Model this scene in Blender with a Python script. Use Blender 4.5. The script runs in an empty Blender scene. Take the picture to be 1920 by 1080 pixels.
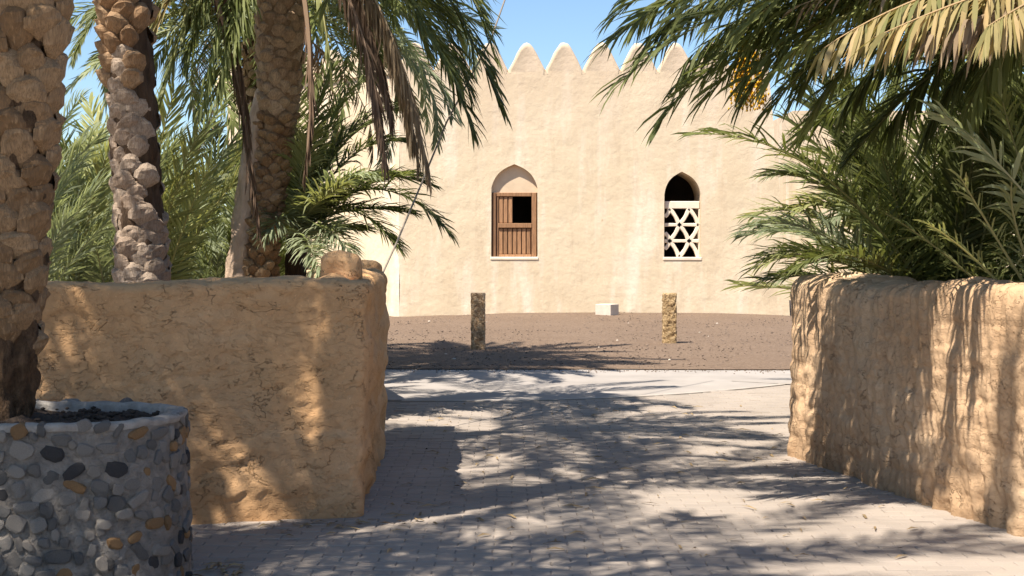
import bpy, bmesh, math, random
import numpy as np
from mathutils import Vector, Matrix
from mathutils.geometry import tessellate_polygon

R = math.radians
random.seed(7)
rs = np.random.RandomState(11)
scene = bpy.context.scene
col = scene.collection

# ------------------------------------------------------------------ camera
FPX, HOR = 2667.0, 475.0            # focal length and horizon row in pixels of the 1920 wide photograph
cam_d = bpy.data.cameras.new('camera')
cam_d.lens = 50.0
cam_d.sensor_width = 36.0
cam_d.clip_end = 3000
cam_d.dof.use_dof = True
cam_d.dof.focus_distance = 17.0
cam_d.dof.aperture_fstop = 11.0
cam = bpy.data.objects.new('camera', cam_d)
cam.location = (0, 0, 1.6)
cam.rotation_euler = (R(90 - math.degrees(math.atan(65 / FPX))), 0, 0)
col.objects.link(cam)
scene.camera = cam

# ------------------------------------------------------------------ light
SUN = Vector((-0.41, -0.43, 1.0)).normalized()
world = bpy.data.worlds.new('World')
scene.world = world
world.use_nodes = True
wn = world.node_tree
bg = wn.nodes['Background']
sky = wn.nodes.new('ShaderNodeTexSky')
sky.sky_type = 'NISHITA'
sky.sun_disc = False
sky.sun_elevation = math.asin(SUN.z)
sky.sun_rotation = math.atan2(SUN.x, SUN.y)
sky.altitude = 0
sky.air_density = 1.0
sky.dust_density = 0.0
sky.ozone_density = 5.0
wn.links.new(sky.outputs[0], bg.inputs[0])
bg.inputs[1].default_value = 0.082
sd = bpy.data.lights.new('sun', 'SUN')
sd.energy = 4.8
sd.angle = R(0.53)
sd.color = (1.0, 0.94, 0.84)
so = bpy.data.objects.new('sun', sd)
so.location = (-8, -8, 20)
so.rotation_euler = SUN.to_track_quat('Z', 'Y').to_euler()
col.objects.link(so)
scene.view_settings.view_transform = 'Standard'
scene.view_settings.look = 'None'
scene.view_settings.gamma = 1.0
scene.view_settings.exposure = 1.04
scene.cycles.max_bounces = 8
scene.cycles.transparent_max_bounces = 8


def P(px, py, d):
    """world point seen at pixel (px, py) of the photograph at distance d along +Y"""
    x, y = px - 960.0, 540.0 - py
    a = math.atan(65 / FPX)
    fy = math.cos(a) * FPX + math.sin(a) * y
    fz = -math.sin(a) * FPX + math.cos(a) * y
    k = d / fy
    return Vector((x * k, d, 1.6 + fz * k))


# ------------------------------------------------------------------ numpy noise
def _hash(ix, iy, iz, seed):
    h = (ix.astype(np.int64) * 374761393 + iy.astype(np.int64) * 668265263 + iz.astype(np.int64) * 1274126177 + seed * 2654435761) & 0xffffffff
    h = ((h ^ (h >> 13)) * 1274126177) & 0xffffffff
    h = ((h ^ (h >> 16)) * 2246822519) & 0xffffffff
    return ((h ^ (h >> 15)) & 0xffffff) / float(0xffffff) * 2 - 1


def vnoise(x, y, z=0.0, seed=0):
    x, y, z = np.broadcast_arrays(np.asarray(x, float), np.asarray(y, float), np.asarray(z, float))
    fx, fy, fz = np.floor(x), np.floor(y), np.floor(z)
    u, v, w = x - fx, y - fy, z - fz
    u, v, w = [t * t * (3 - 2 * t) for t in (u, v, w)]
    out = 0
    for dx in (0, 1):
        for dy in (0, 1):
            for dz in (0, 1):
                out = out + _hash(fx + dx, fy + dy, fz + dz, seed) * (u if dx else 1 - u) * (v if dy else 1 - v) * (w if dz else 1 - w)
    return out


def fbm(x, y, z=0.0, seed=0, o=4, g=0.5):
    a, s, f = 1.0, 0, 1.0
    for i in range(o):
        s = s + a * vnoise(np.asarray(x) * f, np.asarray(y) * f, np.asarray(z) * f, seed + i * 17)
        a *= g
        f *= 2.03
    return s


# ------------------------------------------------------------------ object helpers
def tag(o, label=None, cat=None, group=None, kind=None):
    if label: o['label'] = label
    if cat: o['category'] = cat
    if group: o['group'] = group
    if kind: o['kind'] = kind
    return o


def link(name, me, parent=None, loc=None):
    o = bpy.data.objects.new(name, me)
    col.objects.link(o)
    if parent is not None: o.parent = parent
    if loc is not None: o.location = loc
    return o


def empty(name, loc, label, cat, group=None):
    o = link(name, None, None, loc)
    o.empty_display_size = 0.3
    return tag(o, label, cat, group)


def mesh(name, verts, faces, mat=None, smooth=False, tint=None):
    me = bpy.data.meshes.new(name)
    me.from_pydata([tuple(v) for v in verts] if not isinstance(verts, np.ndarray) else verts.tolist(), [], faces)
    if mat: me.materials.append(mat)
    if smooth: me.polygons.foreach_set('use_smooth', [True] * len(me.polygons))
    if tint is not None:
        at = me.attributes.new('tint', 'FLOAT', 'POINT')
        at.data.foreach_set('value', np.asarray(tint, dtype=np.float32))
    me.update()
    return me


def from_bm(name, bm, mat=None, smooth=False):
    bmesh.ops.recalc_face_normals(bm, faces=bm.faces)
    me = bpy.data.meshes.new(name)
    bm.to_mesh(me)
    bm.free()
    if mat: me.materials.append(mat)
    if smooth: me.polygons.foreach_set('use_smooth', [True] * len(me.polygons))
    return me


def grid_faces(nu, nv, closed_u=False, off=0):
    f = []
    for i in range(nu if closed_u else nu - 1):
        a, b = i * nv + off, ((i + 1) % nu) * nv + off
        for j in range(nv - 1):
            f.append((a + j, b + j, b + j + 1, a + j + 1))
    return f


def boxv(x0, x1, y0, y1, z0, z1, V, F):
    n = len(V)
    V += [(x0, y0, z0), (x1, y0, z0), (x1, y1, z0), (x0, y1, z0), (x0, y0, z1), (x1, y0, z1), (x1, y1, z1), (x0, y1, z1)]
    F += [(n, n + 3, n + 2, n + 1), (n + 4, n + 5, n + 6, n + 7), (n, n + 1, n + 5, n + 4), (n + 1, n + 2, n + 6, n + 5), (n + 2, n + 3, n + 7, n + 6), (n + 3, n, n + 4, n + 7)]


def bevel_box(name, x0, x1, y0, y1, z0, z1, mat, b=0.01, seg=1):
    bm = bmesh.new()
    bmesh.ops.create_cube(bm, size=1)
    for v in bm.verts:
        v.co = ((x0 + x1) / 2 + v.co.x * (x1 - x0), (y0 + y1) / 2 + v.co.y * (y1 - y0), (z0 + z1) / 2 + v.co.z * (z1 - z0))
    bmesh.ops.bevel(bm, geom=list(bm.edges), offset=b, segments=seg, affect='EDGES', profile=0.5)
    return from_bm(name, bm, mat)


# ------------------------------------------------------------------ materials
class NT:
    def __init__(s, name):
        s.m = bpy.data.materials.new(name)
        s.m.use_nodes = True
        s.t = s.m.node_tree
        s.b = s.t.nodes['Principled BSDF']
        s.out = s.t.nodes['Material Output']

    def n(s, kind, **kw):
        nd = s.t.nodes.new('ShaderNode' + kind)
        for k, v in kw.items():
            if hasattr(nd, k) and not k.startswith('i_'):
                setattr(nd, k, v)
        return nd

    def l(s, a, b): s.t.links.new(a, b)

    def coord(s, scale=(1, 1, 1), kind='Object'):
        tc = s.n('TexCoord')
        mp = s.n('Mapping')
        mp.inputs['Scale'].default_value = scale
        s.l(tc.outputs[kind], mp.inputs[0])
        return mp.outputs[0]

    def noise(s, vec, scale, detail=5, rough=0.55, dist=0.0):
        nd = s.n('TexNoise')
        nd.inputs['Scale'].default_value = scale
        nd.inputs['Detail'].default_value = detail
        nd.inputs['Roughness'].default_value = rough
        nd.inputs['Distortion'].default_value = dist
        s.l(vec, nd.inputs['Vector'])
        return nd.outputs['Fac']

    def ramp(s, fac, stops):
        r = s.n('ValToRGB')
        e = r.color_ramp.elements
        while len(e) < len(stops): e.new(0.5)
        for i, (p, c) in enumerate(stops):
            e[i].position = p
            e[i].color = (c[0], c[1], c[2], 1) if not isinstance(c, float) else (c, c, c, 1)
        s.l(fac, r.inputs[0])
        return r.outputs[0]

    def mix(s, fac, a, b, mode='MIX'):
        m = s.n('MixRGB', blend_type=mode)
        for i, v in ((0, fac), (1, a), (2, b)):
            if hasattr(v, 'links') or hasattr(v, 'is_linked'):
                s.l(v, m.inputs[i])
            elif i == 0:
                m.inputs[0].default_value = v
            else:
                m.inputs[i].default_value = (v[0], v[1], v[2], 1)
        return m.outputs[0]

    def math(s, op, a, b=0.0):
        m = s.n('Math', operation=op)
        for i, v in ((0, a), (1, b)):
            if hasattr(v, 'is_linked'): s.l(v, m.inputs[i])
            else: m.inputs[i].default_value = v
        return m.outputs[0]

    def bump(s, h, strength=0.5, dist=0.01, prev=None):
        b = s.n('Bump')
        b.inputs['Strength'].default_value = strength
        b.inputs['Distance'].default_value = dist
        s.l(h, b.inputs['Height'])
        if prev is not None: s.l(prev, b.inputs['Normal'])
        return b.outputs[0]

    def done(s, colr, rough=0.85, normal=None, spec=0.3):
        if hasattr(colr, 'is_linked'): s.l(colr, s.b.inputs['Base Color'])
        else: s.b.inputs['Base Color'].default_value = (*colr, 1)
        if hasattr(rough, 'is_linked'): s.l(rough, s.b.inputs['Roughness'])
        else: s.b.inputs['Roughness'].default_value = rough
        s.b.inputs['Specular IOR Level'].default_value = spec
        if normal is not None: s.l(normal, s.b.inputs['Normal'])
        return s.m


def cracks(t, v, scale, width, thr, seed_scale=1.3):
    """short broken fissures: contour lines of a stretched noise kept only in patches"""
    mp = t.n('Mapping'); mp.inputs['Scale'].default_value = (1, 1, 1.7); t.l(v, mp.inputs[0])
    nz = t.noise(mp.outputs[0], scale, 5, 0.6, 0.4)
    dd = t.math('ABSOLUTE', t.math('SUBTRACT', nz, 0.5))
    line = t.ramp(dd, [(0.0, 1.0), (width, 0.0)])
    mask = t.ramp(t.noise(v, seed_scale * 3.0, 4, 0.6), [(thr, 0.0), (thr + 0.05, 1.0)])
    return t.mix(1.0, line, mask, 'MULTIPLY')


def mud_material(name, c0, c1, c2, crack=True, dark=(0.14, 0.08, 0.04), fine=0.6):
    t = NT(name)
    v = t.coord()
    base = t.ramp(t.noise(v, 1.1, 6, 0.6), [(0.3, c0), (0.5, c1), (0.7, c2)])
    base = t.mix(t.ramp(t.noise(v, 14, 6, 0.65), [(0.35, 0.35), (0.65, 0.0)]), base, [c * 0.72 for c in c0])
    base = t.mix(t.ramp(t.noise(v, 90, 3, 0.6), [(0.62, 0.0), (0.75, 0.5)]), base, [min(1, c * 1.35) for c in c2])
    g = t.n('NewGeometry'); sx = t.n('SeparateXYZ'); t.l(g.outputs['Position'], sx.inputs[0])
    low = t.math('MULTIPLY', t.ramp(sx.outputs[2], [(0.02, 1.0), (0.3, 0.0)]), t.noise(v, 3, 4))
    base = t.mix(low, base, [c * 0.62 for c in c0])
    n = t.bump(t.noise(v, 3.5, 4, 0.5), 0.7, 0.03)
    n = t.bump(t.noise(v, 22, 6, 0.62, 0.6), fine, 0.008, n)
    n = t.bump(t.noise(v, 160, 3, 0.6), 0.35, 0.002, n)
    if crack:
        c = cracks(t, v, 2.6, 0.007, 0.52)
        c2_ = cracks(t, v, 5.5, 0.012, 0.57, 1.9)
        cc = t.mix(1.0, c, c2_, 'LIGHTEN')
        n = t.bump(t.math('SUBTRACT', 1.0, cc), 0.9, 0.010, n)
        base = t.mix(t.math('MULTIPLY', cc, 0.28), base, dark)
        ms_ = t.n('Mapping'); ms_.inputs['Scale'].default_value = (1, 1, 1.9); t.l(v, ms_.inputs[0])
        for (sc_, dd_) in ((2.0, 0.013), (4.6, 0.005)):
            pl = t.ramp(t.noise(ms_.outputs[0], sc_, 7, 0.66, 0.5), [(0.40, 0.0), (0.415, 0.35), (0.50, 0.42), (0.512, 0.75), (0.60, 0.8), (0.612, 1.0)])
            n = t.bump(pl, 0.8, dd_, n)
        # straw and grit pressed into the mud
        st = t.coord((40, 40, 6)); gr = t.ramp(t.noise(st, 3.2, 3, 0.7), [(0.66, 0.0), (0.72, 0.4)])
        base = t.mix(gr, base, [min(1, c * 1.35) for c in c2])
        gd = t.ramp(t.noise(v, 130, 2, 0.5), [(0.68, 0.0), (0.74, 0.45)])
        base = t.mix(gd, base, dark)
    return t.done(base, 0.92, n, 0.15)


M = {}
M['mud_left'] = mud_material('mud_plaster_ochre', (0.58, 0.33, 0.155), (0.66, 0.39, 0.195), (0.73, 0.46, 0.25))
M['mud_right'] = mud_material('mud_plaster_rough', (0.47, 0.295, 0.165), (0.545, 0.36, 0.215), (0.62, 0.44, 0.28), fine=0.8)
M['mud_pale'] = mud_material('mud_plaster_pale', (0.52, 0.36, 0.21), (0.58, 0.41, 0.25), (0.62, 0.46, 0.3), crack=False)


def fort_material():
    t = NT('fort_lime_plaster')
    v = t.coord()
    vs = t.coord((1.0, 1.0, 0.16))
    base = t.ramp(t.noise(v, 0.45, 5, 0.6), [(0.3, (0.60, 0.475, 0.32)), (0.5, (0.66, 0.535, 0.37)), (0.72, (0.71, 0.59, 0.425))])
    streak = t.ramp(t.noise(vs, 1.5, 5, 0.6), [(0.50, 0.0), (0.66, 0.8)])
    base = t.mix(streak, base, (0.78, 0.67, 0.53))
    streak2 = t.ramp(t.noise(vs, 2.3, 4, 0.7), [(0.30, 0.55), (0.45, 0.0)])
    base = t.mix(streak2, base, (0.52, 0.39, 0.26))
    base = t.mix(t.ramp(t.noise(v, 9, 6, 0.7), [(0.4, 0.25), (0.6, 0.0)]), base, (0.52, 0.39, 0.27))
    spots = t.ramp(t.noise(v, 5.2, 2, 0.4), [(0.78, 0.0), (0.8, 0.6)])
    base = t.mix(spots, base, (0.5, 0.33, 0.19))
    g = t.n('NewGeometry'); sx = t.n('SeparateXYZ'); t.l(g.outputs['Position'], sx.inputs[0])
    top = t.math('MULTIPLY', t.ramp(t.math('DIVIDE', sx.outputs[2], 8.0), [(0.45, 0.0), (0.76, 0.75)]), t.ramp(t.noise(vs, 1.1, 4), [(0.35, 0.2), (0.6, 1.0)]))
    base = t.mix(top, base, (0.55, 0.42, 0.30))
    n = t.bump(t.noise(v, 1.6, 4, 0.5), 0.6, 0.06)
    n = t.bump(t.noise(v, 9, 6, 0.65), 0.5, 0.02, n)
    return t.done(base, 0.95, n, 0.1)


M['fort'] = fort_material()


def simple(name, c, rough=0.8, var=0.25, scale=8, bump=0.4, bd=0.01, spec=0.25, obj_var=0.0, stretch=(1, 1, 1), tintvar=0.0):
    t = NT(name)
    v = t.coord(stretch)
    lo = [x * (1 - var) for x in c]
    hi = [min(1, x * (1 + var)) for x in c]
    base = t.ramp(t.noise(v, scale, 6, 0.62), [(0.3, lo), (0.7, hi)])
    if obj_var:
        oi = t.n('ObjectInfo')
        base = t.mix(1.0, base, t.ramp(oi.outputs['Random'], [(0.0, 1 - obj_var), (1.0, 1 + obj_var * 0.4)]), 'MULTIPLY')
    if tintvar:
        at = t.n('Attribute', attribute_name='tint')
        base = t.mix(1.0, base, t.ramp(at.outputs['Fac'], [(0.0, 1 - tintvar), (1.0, 1.0)]), 'MULTIPLY')
    n = t.bump(t.noise(v, scale * 4, 6, 0.65), bump, bd)
    return t.done(base, rough, n, spec)


M['wood'] = simple('weathered_wood', (0.36, 0.19, 0.095), 0.75, 0.3, 7, 0.4, 0.008, stretch=(6, 6, 0.6), obj_var=0.25)
M['wood_dark'] = simple('wood_frame_dark', (0.20, 0.105, 0.055), 0.75, 0.25, 7, 0.4, 0.008, stretch=(6, 6, 0.6))
M['gypsum'] = simple('pale_gypsum', (0.74, 0.62, 0.48), 0.9, 0.08, 5, 0.3, 0.01)
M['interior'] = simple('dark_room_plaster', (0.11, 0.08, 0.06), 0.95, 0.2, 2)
M['infill'] = simple('arch_infill_plaster', (0.62, 0.47, 0.32), 0.95, 0.08, 4, 0.3, 0.01)
M['limestone'] = simple('pale_block_stone', (0.58, 0.49, 0.40), 0.9, 0.1, 6, 0.4, 0.01)
M['cable'] = simple('cable_grey', (0.25, 0.21, 0.17), 0.7, 0.1, 10)
M['concrete'] = simple('pale_concrete', (0.335, 0.295, 0.262), 0.9, 0.14, 1.4, 0.3, 0.004)
M['band'] = simple('worn_edging', (0.39, 0.34, 0.295), 0.9, 0.15, 3)
M['sand_joint'] = simple('joint_sand', (0.27, 0.225, 0.187), 0.95, 0.25, 20, 0.5, 0.004)
M['soil'] = simple('dark_planter_soil', (0.075, 0.052, 0.038), 0.95, 0.4, 18, 0.9, 0.02)
M['mortar'] = simple('planter_mortar', (0.28, 0.24, 0.20), 0.95, 0.4, 16, 1.0, 0.025)
M['rim'] = simple('planter_rim_cement', (0.36, 0.315, 0.27), 0.9, 0.3, 14, 1.0, 0.012)
M['fibre'] = simple('palm_fibre', (0.10, 0.06, 0.035), 0.95, 0.45, 9, 1.0, 0.03, stretch=(3, 3, 0.5))
M['trunk_foot'] = simple('ragged_trunk_foot', (0.17, 0.10, 0.055), 0.95, 0.6, 16, 1.0, 0.05, stretch=(1.6, 1.6, 0.8))
M['bark_smooth'] = simple('palm_bark_smooth', (0.50, 0.36, 0.26), 0.9, 0.3, 7, 0.9, 0.02, stretch=(1.5, 1.5, 0.7))
M['bark_mottled'] = simple('palm_bark_mottled', (0.30, 0.19, 0.11), 0.92, 0.4, 10, 1.0, 0.03)
M['date'] = simple('ripe_dates', (0.60, 0.32, 0.012), 0.7, 0.15, 10, 0.1)
M['stalk'] = simple('date_stalk', (0.22, 0.17, 0.07), 0.7, 0.2, 10)
M['pebble'] = simple('gravel_pebble', (0.23, 0.168, 0.128), 0.9, 0.2, 10, tintvar=0.45)
M['litter'] = simple('dry_leaf_litter', (0.36, 0.25, 0.13), 0.9, 0.3, 10, tintvar=0.5)


def pavement_material():
    t = NT('paving_brick')
    g = t.n('NewGeometry')
    v = g.outputs['Position']
    at = t.n('Attribute', attribute_name='tint')
    base = t.ramp(t.noise(v, 0.9, 5, 0.6), [(0.3, (0.305, 0.253, 0.21)), (0.7, (0.365, 0.305, 0.255))])
    base = t.mix(1.0, base, t.ramp(at.outputs['Fac'], [(0.0, 0.92), (0.5, 0.99), (1.0, 1.03)]), 'MULTIPLY')
    base = t.mix(t.ramp(t.noise(v, 2.1, 5, 0.7), [(0.52, 0.0), (0.72, 0.55)]), base, (0.38, 0.31, 0.245))
    base = t.mix(t.ramp(t.noise(v, 70, 3, 0.7), [(0.3, 0.3), (0.5, 0.0)]), base, (0.24, 0.21, 0.19))
    n = t.bump(t.noise(v, 45, 5, 0.65), 0.5, 0.004)
    return t.done(base, 0.88, n, 0.2)


M['brick'] = pavement_material()


def gravel_material():
    t = NT('brown_gravel')
    v = t.coord()
    base = t.ramp(t.noise(v, 0.5, 5, 0.6), [(0.3, (0.165, 0.11, 0.075)), (0.7, (0.21, 0.145, 0.10))])
    vo = t.n('TexVoronoi'); vo.inputs['Scale'].default_value = 28; t.l(v, vo.inputs['Vector'])
    base = t.mix(0.5, base, t.ramp(vo.outputs['Color'], [(0.0, (0.105, 0.07, 0.048)), (0.6, (0.20, 0.138, 0.095)), (1.0, (0.30, 0.22, 0.16))]))
    base = t.mix(t.ramp(t.noise(v, 60, 3, 0.7), [(0.6, 0.0), (0.72, 0.4)]), base, (0.34, 0.27, 0.22))
    n = t.bump(vo.outputs['Distance'], 0.8, 0.02)
    n = t.bump(t.noise(v, 6, 6, 0.7), 0.7, 0.05, n)
    return t.done(base, 0.95, n, 0.15)


M['gravel'] = gravel_material()


def ground_material():
    t = NT('dry_earth')
    v = t.coord()
    base = t.ramp(t.noise(v, 0.3, 6, 0.6), [(0.3, (0.34, 0.26, 0.18)), (0.7, (0.46, 0.36, 0.26))])
    n = t.bump(t.noise(v, 5, 6, 0.7), 0.6, 0.04)
    return t.done(base, 0.95, n, 0.1)


M['earth'] = ground_material()


def boot_material(name, stops, streak=0.5):
    t = NT(name)
    v = t.coord()
    oi = t.n('ObjectInfo')
    base = t.ramp(oi.outputs['Random'], stops)
    base = t.mix(t.ramp(t.noise(v, 9, 5, 0.6), [(0.35, streak), (0.6, 0.0)]), base, (0.12, 0.08, 0.05))
    vs = t.coord((5, 5, 0.8))
    base = t.mix(t.ramp(t.noise(vs, 12, 5, 0.6), [(0.55, 0.0), (0.7, 0.45)]), base, [min(1, c * 1.3) for c in stops[-1][1]])
    vf = t.coord((9, 9, 1.2))
    fb = t.noise(vf, 16, 4, 0.7)
    base = t.mix(t.ramp(fb, [(0.42, 0.5), (0.52, 0.0)]), base, (0.13, 0.085, 0.05))
    n = t.bump(fb, 0.8, 0.01)
    n = t.bump(t.noise(v, 10, 5, 0.6), 0.7, 0.02, n)
    return t.done(base, 0.8, n, 0.2)


M['boot_brown'] = boot_material('leaf_base_brown', [(0.0, (0.25, 0.14, 0.065)), (0.5, (0.37, 0.22, 0.11)), (1.0, (0.48, 0.31, 0.17))])
M['boot_pale'] = boot_material('leaf_base_pale', [(0.0, (0.33, 0.235, 0.17)), (0.5, (0.41, 0.305, 0.225)), (1.0, (0.48, 0.37, 0.28))], 0.45)
M['boot_orange'] = boot_material('leaf_base_rusty', [(0.0, (0.25, 0.135, 0.065)), (0.5, (0.37, 0.22, 0.115)), (1.0, (0.47, 0.31, 0.18))])
M['boot_tan'] = boot_material('leaf_base_tan', [(0.0, (0.38, 0.245, 0.15)), (0.5, (0.50, 0.34, 0.215)), (1.0, (0.58, 0.42, 0.28))])


def leaf_material(name, dark, light, tip=None, transl=0.42, gloss=0.55, tcol=None):
    t = NT(name)
    at = t.n('Attribute', attribute_name='tint')
    oi = t.n('ObjectInfo')
    base = t.ramp(at.outputs['Fac'], [(0.0, dark), (0.75, light), (1.0, tip or [c * 1.2 for c in light])])
    base = t.mix(1.0, base, t.ramp(oi.outputs['Random'], [(0.0, 0.72), (1.0, 1.1)]), 'MULTIPLY')
    t.done(base, gloss, None, 0.2)
    tr = t.n('BsdfTranslucent')
    t.l(t.mix(1.0, base, tcol or (1.2, 1.2, 0.72), 'MULTIPLY'), tr.inputs['Color'])
    mx = t.n('MixShader')
    mx.inputs[0].default_value = transl
    t.l(t.b.outputs[0], mx.inputs[1]); t.l(tr.outputs[0], mx.inputs[2])
    t.l(mx.outputs[0], t.out.inputs['Surface'])
    return t.m


M['leaf_green'] = leaf_material('frond_green', (0.13, 0.15, 0.045), (0.245, 0.265, 0.09), (0.36, 0.33, 0.16))
M['leaf_blue'] = leaf_material('frond_grey_green', (0.22, 0.25, 0.145), (0.36, 0.39, 0.24), (0.46, 0.46, 0.31))
M['leaf_yellow'] = leaf_material('frond_yellow_green', (0.27, 0.28, 0.11), (0.43, 0.43, 0.19), (0.56, 0.50, 0.24))
M['leaf_deep'] = leaf_material('frond_deep_green', (0.095, 0.11, 0.036), (0.175, 0.195, 0.065), (0.27, 0.26, 0.12))
M['leaf_dry'] = leaf_material('frond_dry_tan', (0.22, 0.15, 0.09), (0.42, 0.31, 0.19), (0.55, 0.42, 0.27), 0.3, 0.7, (1.1, 1.0, 0.8))
M['leaf_gold'] = leaf_material('frond_drying_gold', (0.19, 0.19, 0.07), (0.45, 0.33, 0.15), (0.6, 0.42, 0.24), 0.35, 0.6, (1.15, 1.05, 0.7))
M['leaf_brown'] = leaf_material('frond_dead_brown', (0.11, 0.07, 0.045), (0.22, 0.14, 0.09), (0.30, 0.2, 0.13), 0.15, 0.8, (1.0, 0.9, 0.7))


# ------------------------------------------------------------------ ground, path, gravel
def gravel_z(x, y):
    h = 0.10 - 0.0045 * (x - 2.5) ** 2
    return np.clip(h, -0.07, 0.12) * np.clip((y - 27) / 9.0, 0, 1) ** 1.3


def make_ground():
    # one sheet that reaches the horizon
    xs = np.concatenate([[-900, -300, -100, -50], np.linspace(-30, 30, 31), [50, 100, 300, 900]])
    ys = np.concatenate([[-300, -80, -30], np.linspace(-10, 80, 46), [140, 300, 900, 2000]])
    X, Y = np.meshgrid(xs, ys, indexing='ij')
    Z = -0.04 + 0 * X
    V = np.stack([X, Y, Z], -1).reshape(-1, 3)
    o = link('ground', mesh('ground', V, grid_faces(len(xs), len(ys)), M['earth']))
    tag(o, kind='structure')


make_ground()
PAV_Y = 19.55


def edge_y(x):
    """far edge of the brick paving, a gentle curve"""
    return 15.35 + 0.16 * max(0, x + 0.4) ** 1.9 if x > -0.4 else 15.35


def make_gravel():
    xs = np.linspace(-14, 22, 145)
    t = np.linspace(0, 1, 90)
    V = []
    for x in xs:
        y0 = PAV_Y + 0.03 * math.sin(x * 1.7) - 0.028 * x
        for s in t:
            V.append((x, y0 + (50 - y0) * s ** 1.15, 0))
    V = np.array(V)
    V[:, 2] = gravel_z(V[:, 0], V[:, 1]) + 0.012 + 0.012 * fbm(V[:, 0] * 0.8, V[:, 1] * 0.8, 0, 5) * np.clip((V[:, 1] - 19.8) * 2, 0, 1)
    V[:, 2] += 0.16 * np.exp(-(((V[:, 0] + 3.35) / 0.35) ** 2 + ((V[:, 1] - 35.3) / 0.5) ** 2))
    o = link('gravel_yard', mesh('gravel_yard', V, grid_faces(145, 90), M['gravel'], True))
    tag(o, kind='structure')


make_gravel()


def gz(x, y):
    return float(gravel_z(np.array([x]), np.array([y]))[0]) + 0.012


def make_path():
    # bedding sand under and between the bricks
    xs = np.linspace(-6, 8, 15)
    V = [(x, y, -0.022) for x in xs for y in (-6.0, 4.0, 10.0, edge_y(x) + 0.02)]
    base = link('path', mesh('path_bed', V, grid_faces(15, 4), M['sand_joint']))
    tag(base, kind='structure')
    # fine sand swept level over the joints
    jx = np.linspace(-6, 8, 57)
    VV = []
    for x in jx:
        for s in np.linspace(0, 1, 40):
            VV.append((x, -6 + (edge_y(x) + 6) * s, -0.0065))
    js = link('joint_sand', mesh('joint_sand', VV, grid_faces(57, 40), M['sand_joint']), base)
    js['kind'] = 'structure'
    del js['kind']
    L, W, g = 0.2, 0.1, 0.0045
    variants = []
    for k in range(8):
        hx, hy = L / 2 - g / 2, W / 2 - g / 2
        b = 0.005
        V = []
        jit = lambda a: (random.random() - 0.5) * a
        for (sx, sy) in ((-1, -1), (1, -1), (1, 1), (-1, 1)):
            V.append((sx * hx, sy * hy, -0.025))
        for (sx, sy) in ((-1, -1), (1, -1), (1, 1), (-1, 1)):
            V.append((sx * hx, sy * hy, -b))
        for (sx, sy) in ((-1, -1), (1, -1), (1, 1), (-1, 1)):
            V.append((sx * (hx - b) + jit(.003), sy * (hy - b) + jit(.003), jit(0.0012)))
        F = []
        for a in (0, 4):
            for i in range(4):
                F.append((a + i, a + (i + 1) % 4, a + 4 + (i + 1) % 4, a + 4 + i))
        F.append((8, 9, 10, 11))
        variants.append((np.array(V), F))
    meshes = [mesh('brick', V, F, M['brick'], tint=[t] * 12) for (V, F), t in zip(variants, np.linspace(0.05, 1, 8))]
    spots = []
    ny0, ny1 = int(3.0 / W), int(19.5 / W)
    for j in range(ny0, ny1):
        y = j * W
        for i in range(-26, 38):
            x = i * L + (L / 2 if j % 2 else 0) + 0.004 * math.sin(j * 1.3)
            if y > edge_y(x) - 0.06: continue
            if x < -1.1 and y > 8.75 + (x + 1.0) * 0.3: continue
            if x > 2.55 + (11.2 - y) * 0.2 and y < 11.4: continue
            if x > 4.2 or x < -4.6: continue
            spots.append((x, y))
    def inview(x, y):
        if y < 6.95: return False
        px = 960 + x / y * FPX
        return -40 < px < 1960 and not (px < 340 and y < 7.1) and not (x < -1.7 and y < 7.5)
    near = [s for s in spots if inview(*s)][:300]
    nearset = set(near)
    for (x, y) in near:
        o = link('brick', random.choice(meshes), base, (x, y, random.gauss(0, 0.0016)))
        o.rotation_euler = (random.gauss(0, 0.008), random.gauss(0, 0.005), random.choice((0, math.pi)) + random.gauss(0, 0.008))
    V, F, T = [], [], []
    for s in spots:
        if s in nearset: continue
        vv, ff = random.choice(variants)
        a = random.gauss(0, 0.008)
        tx, ty = random.gauss(0, 0.008), random.gauss(0, 0.005)
        n = len(V)
        z = random.gauss(0, 0.0018)
        for p in vv:
            V.append((s[0] + p[0] - a * p[1], s[1] + p[1] + a * p[0], z + p[2] + tx * p[1] + ty * p[0]))
        F += [tuple(n + i for i in f) for f in ff]
        T += [random.random()] * len(vv)
    o = link('brick_paving', mesh('brick_paving', V, F, M['brick'], tint=T), base)
    o['kind'] = 'stuff'
    tag(link('bounce_paving', mesh('bounce_paving', [(-30, -40, -0.004), (30, -40, -0.004), (30, 2.96, -0.004), (-30, 2.96, -0.004)], [(0, 1, 2, 3)], M['concrete'])), kind='structure')  # unseen paving sheet behind the camera, added to bounce sunlight onto the shaded walls
    # smooth concrete apron beyond the bricks, in two pours with an open joint
    def slab(name, xa, xb, fy0, fy1, mat, z0=0.0, z1=-0.04, n=40):
        xs = np.linspace(xa, xb, n)
        V = []
        for x in xs:
            y0, y1 = fy0(x), fy1(x)
            V += [(x, y0, z1), (x, y0, z0 - 0.004), (x, y0 + 0.006, z0), (x, y1 - 0.006, z0), (x, y1, z0 - 0.004), (x, y1, z1)]
        return link(name, mesh(name, V, grid_faces(n, 6), mat))
    jy = lambda x: 17.0 + (6 - x) * 0.28 if x > 2.9 else 17.9
    gedge = lambda x: PAV_Y - 0.028 * x + 0.03 * math.sin(x * 1.7)
    band = slab('edging_band', -1.2, 8, lambda x: edge_y(x) + 0.03, lambda x: edge_y(x) + 0.15, M['band'], 0.004)
    tag(band, kind='structure')
    a = slab('concrete_apron', -6, 8, lambda x: edge_y(x) + 0.18, lambda x: max(edge_y(x) + 0.25, gedge(x)), M['concrete'], 0.0)
    tag(a, kind='structure')
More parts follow.
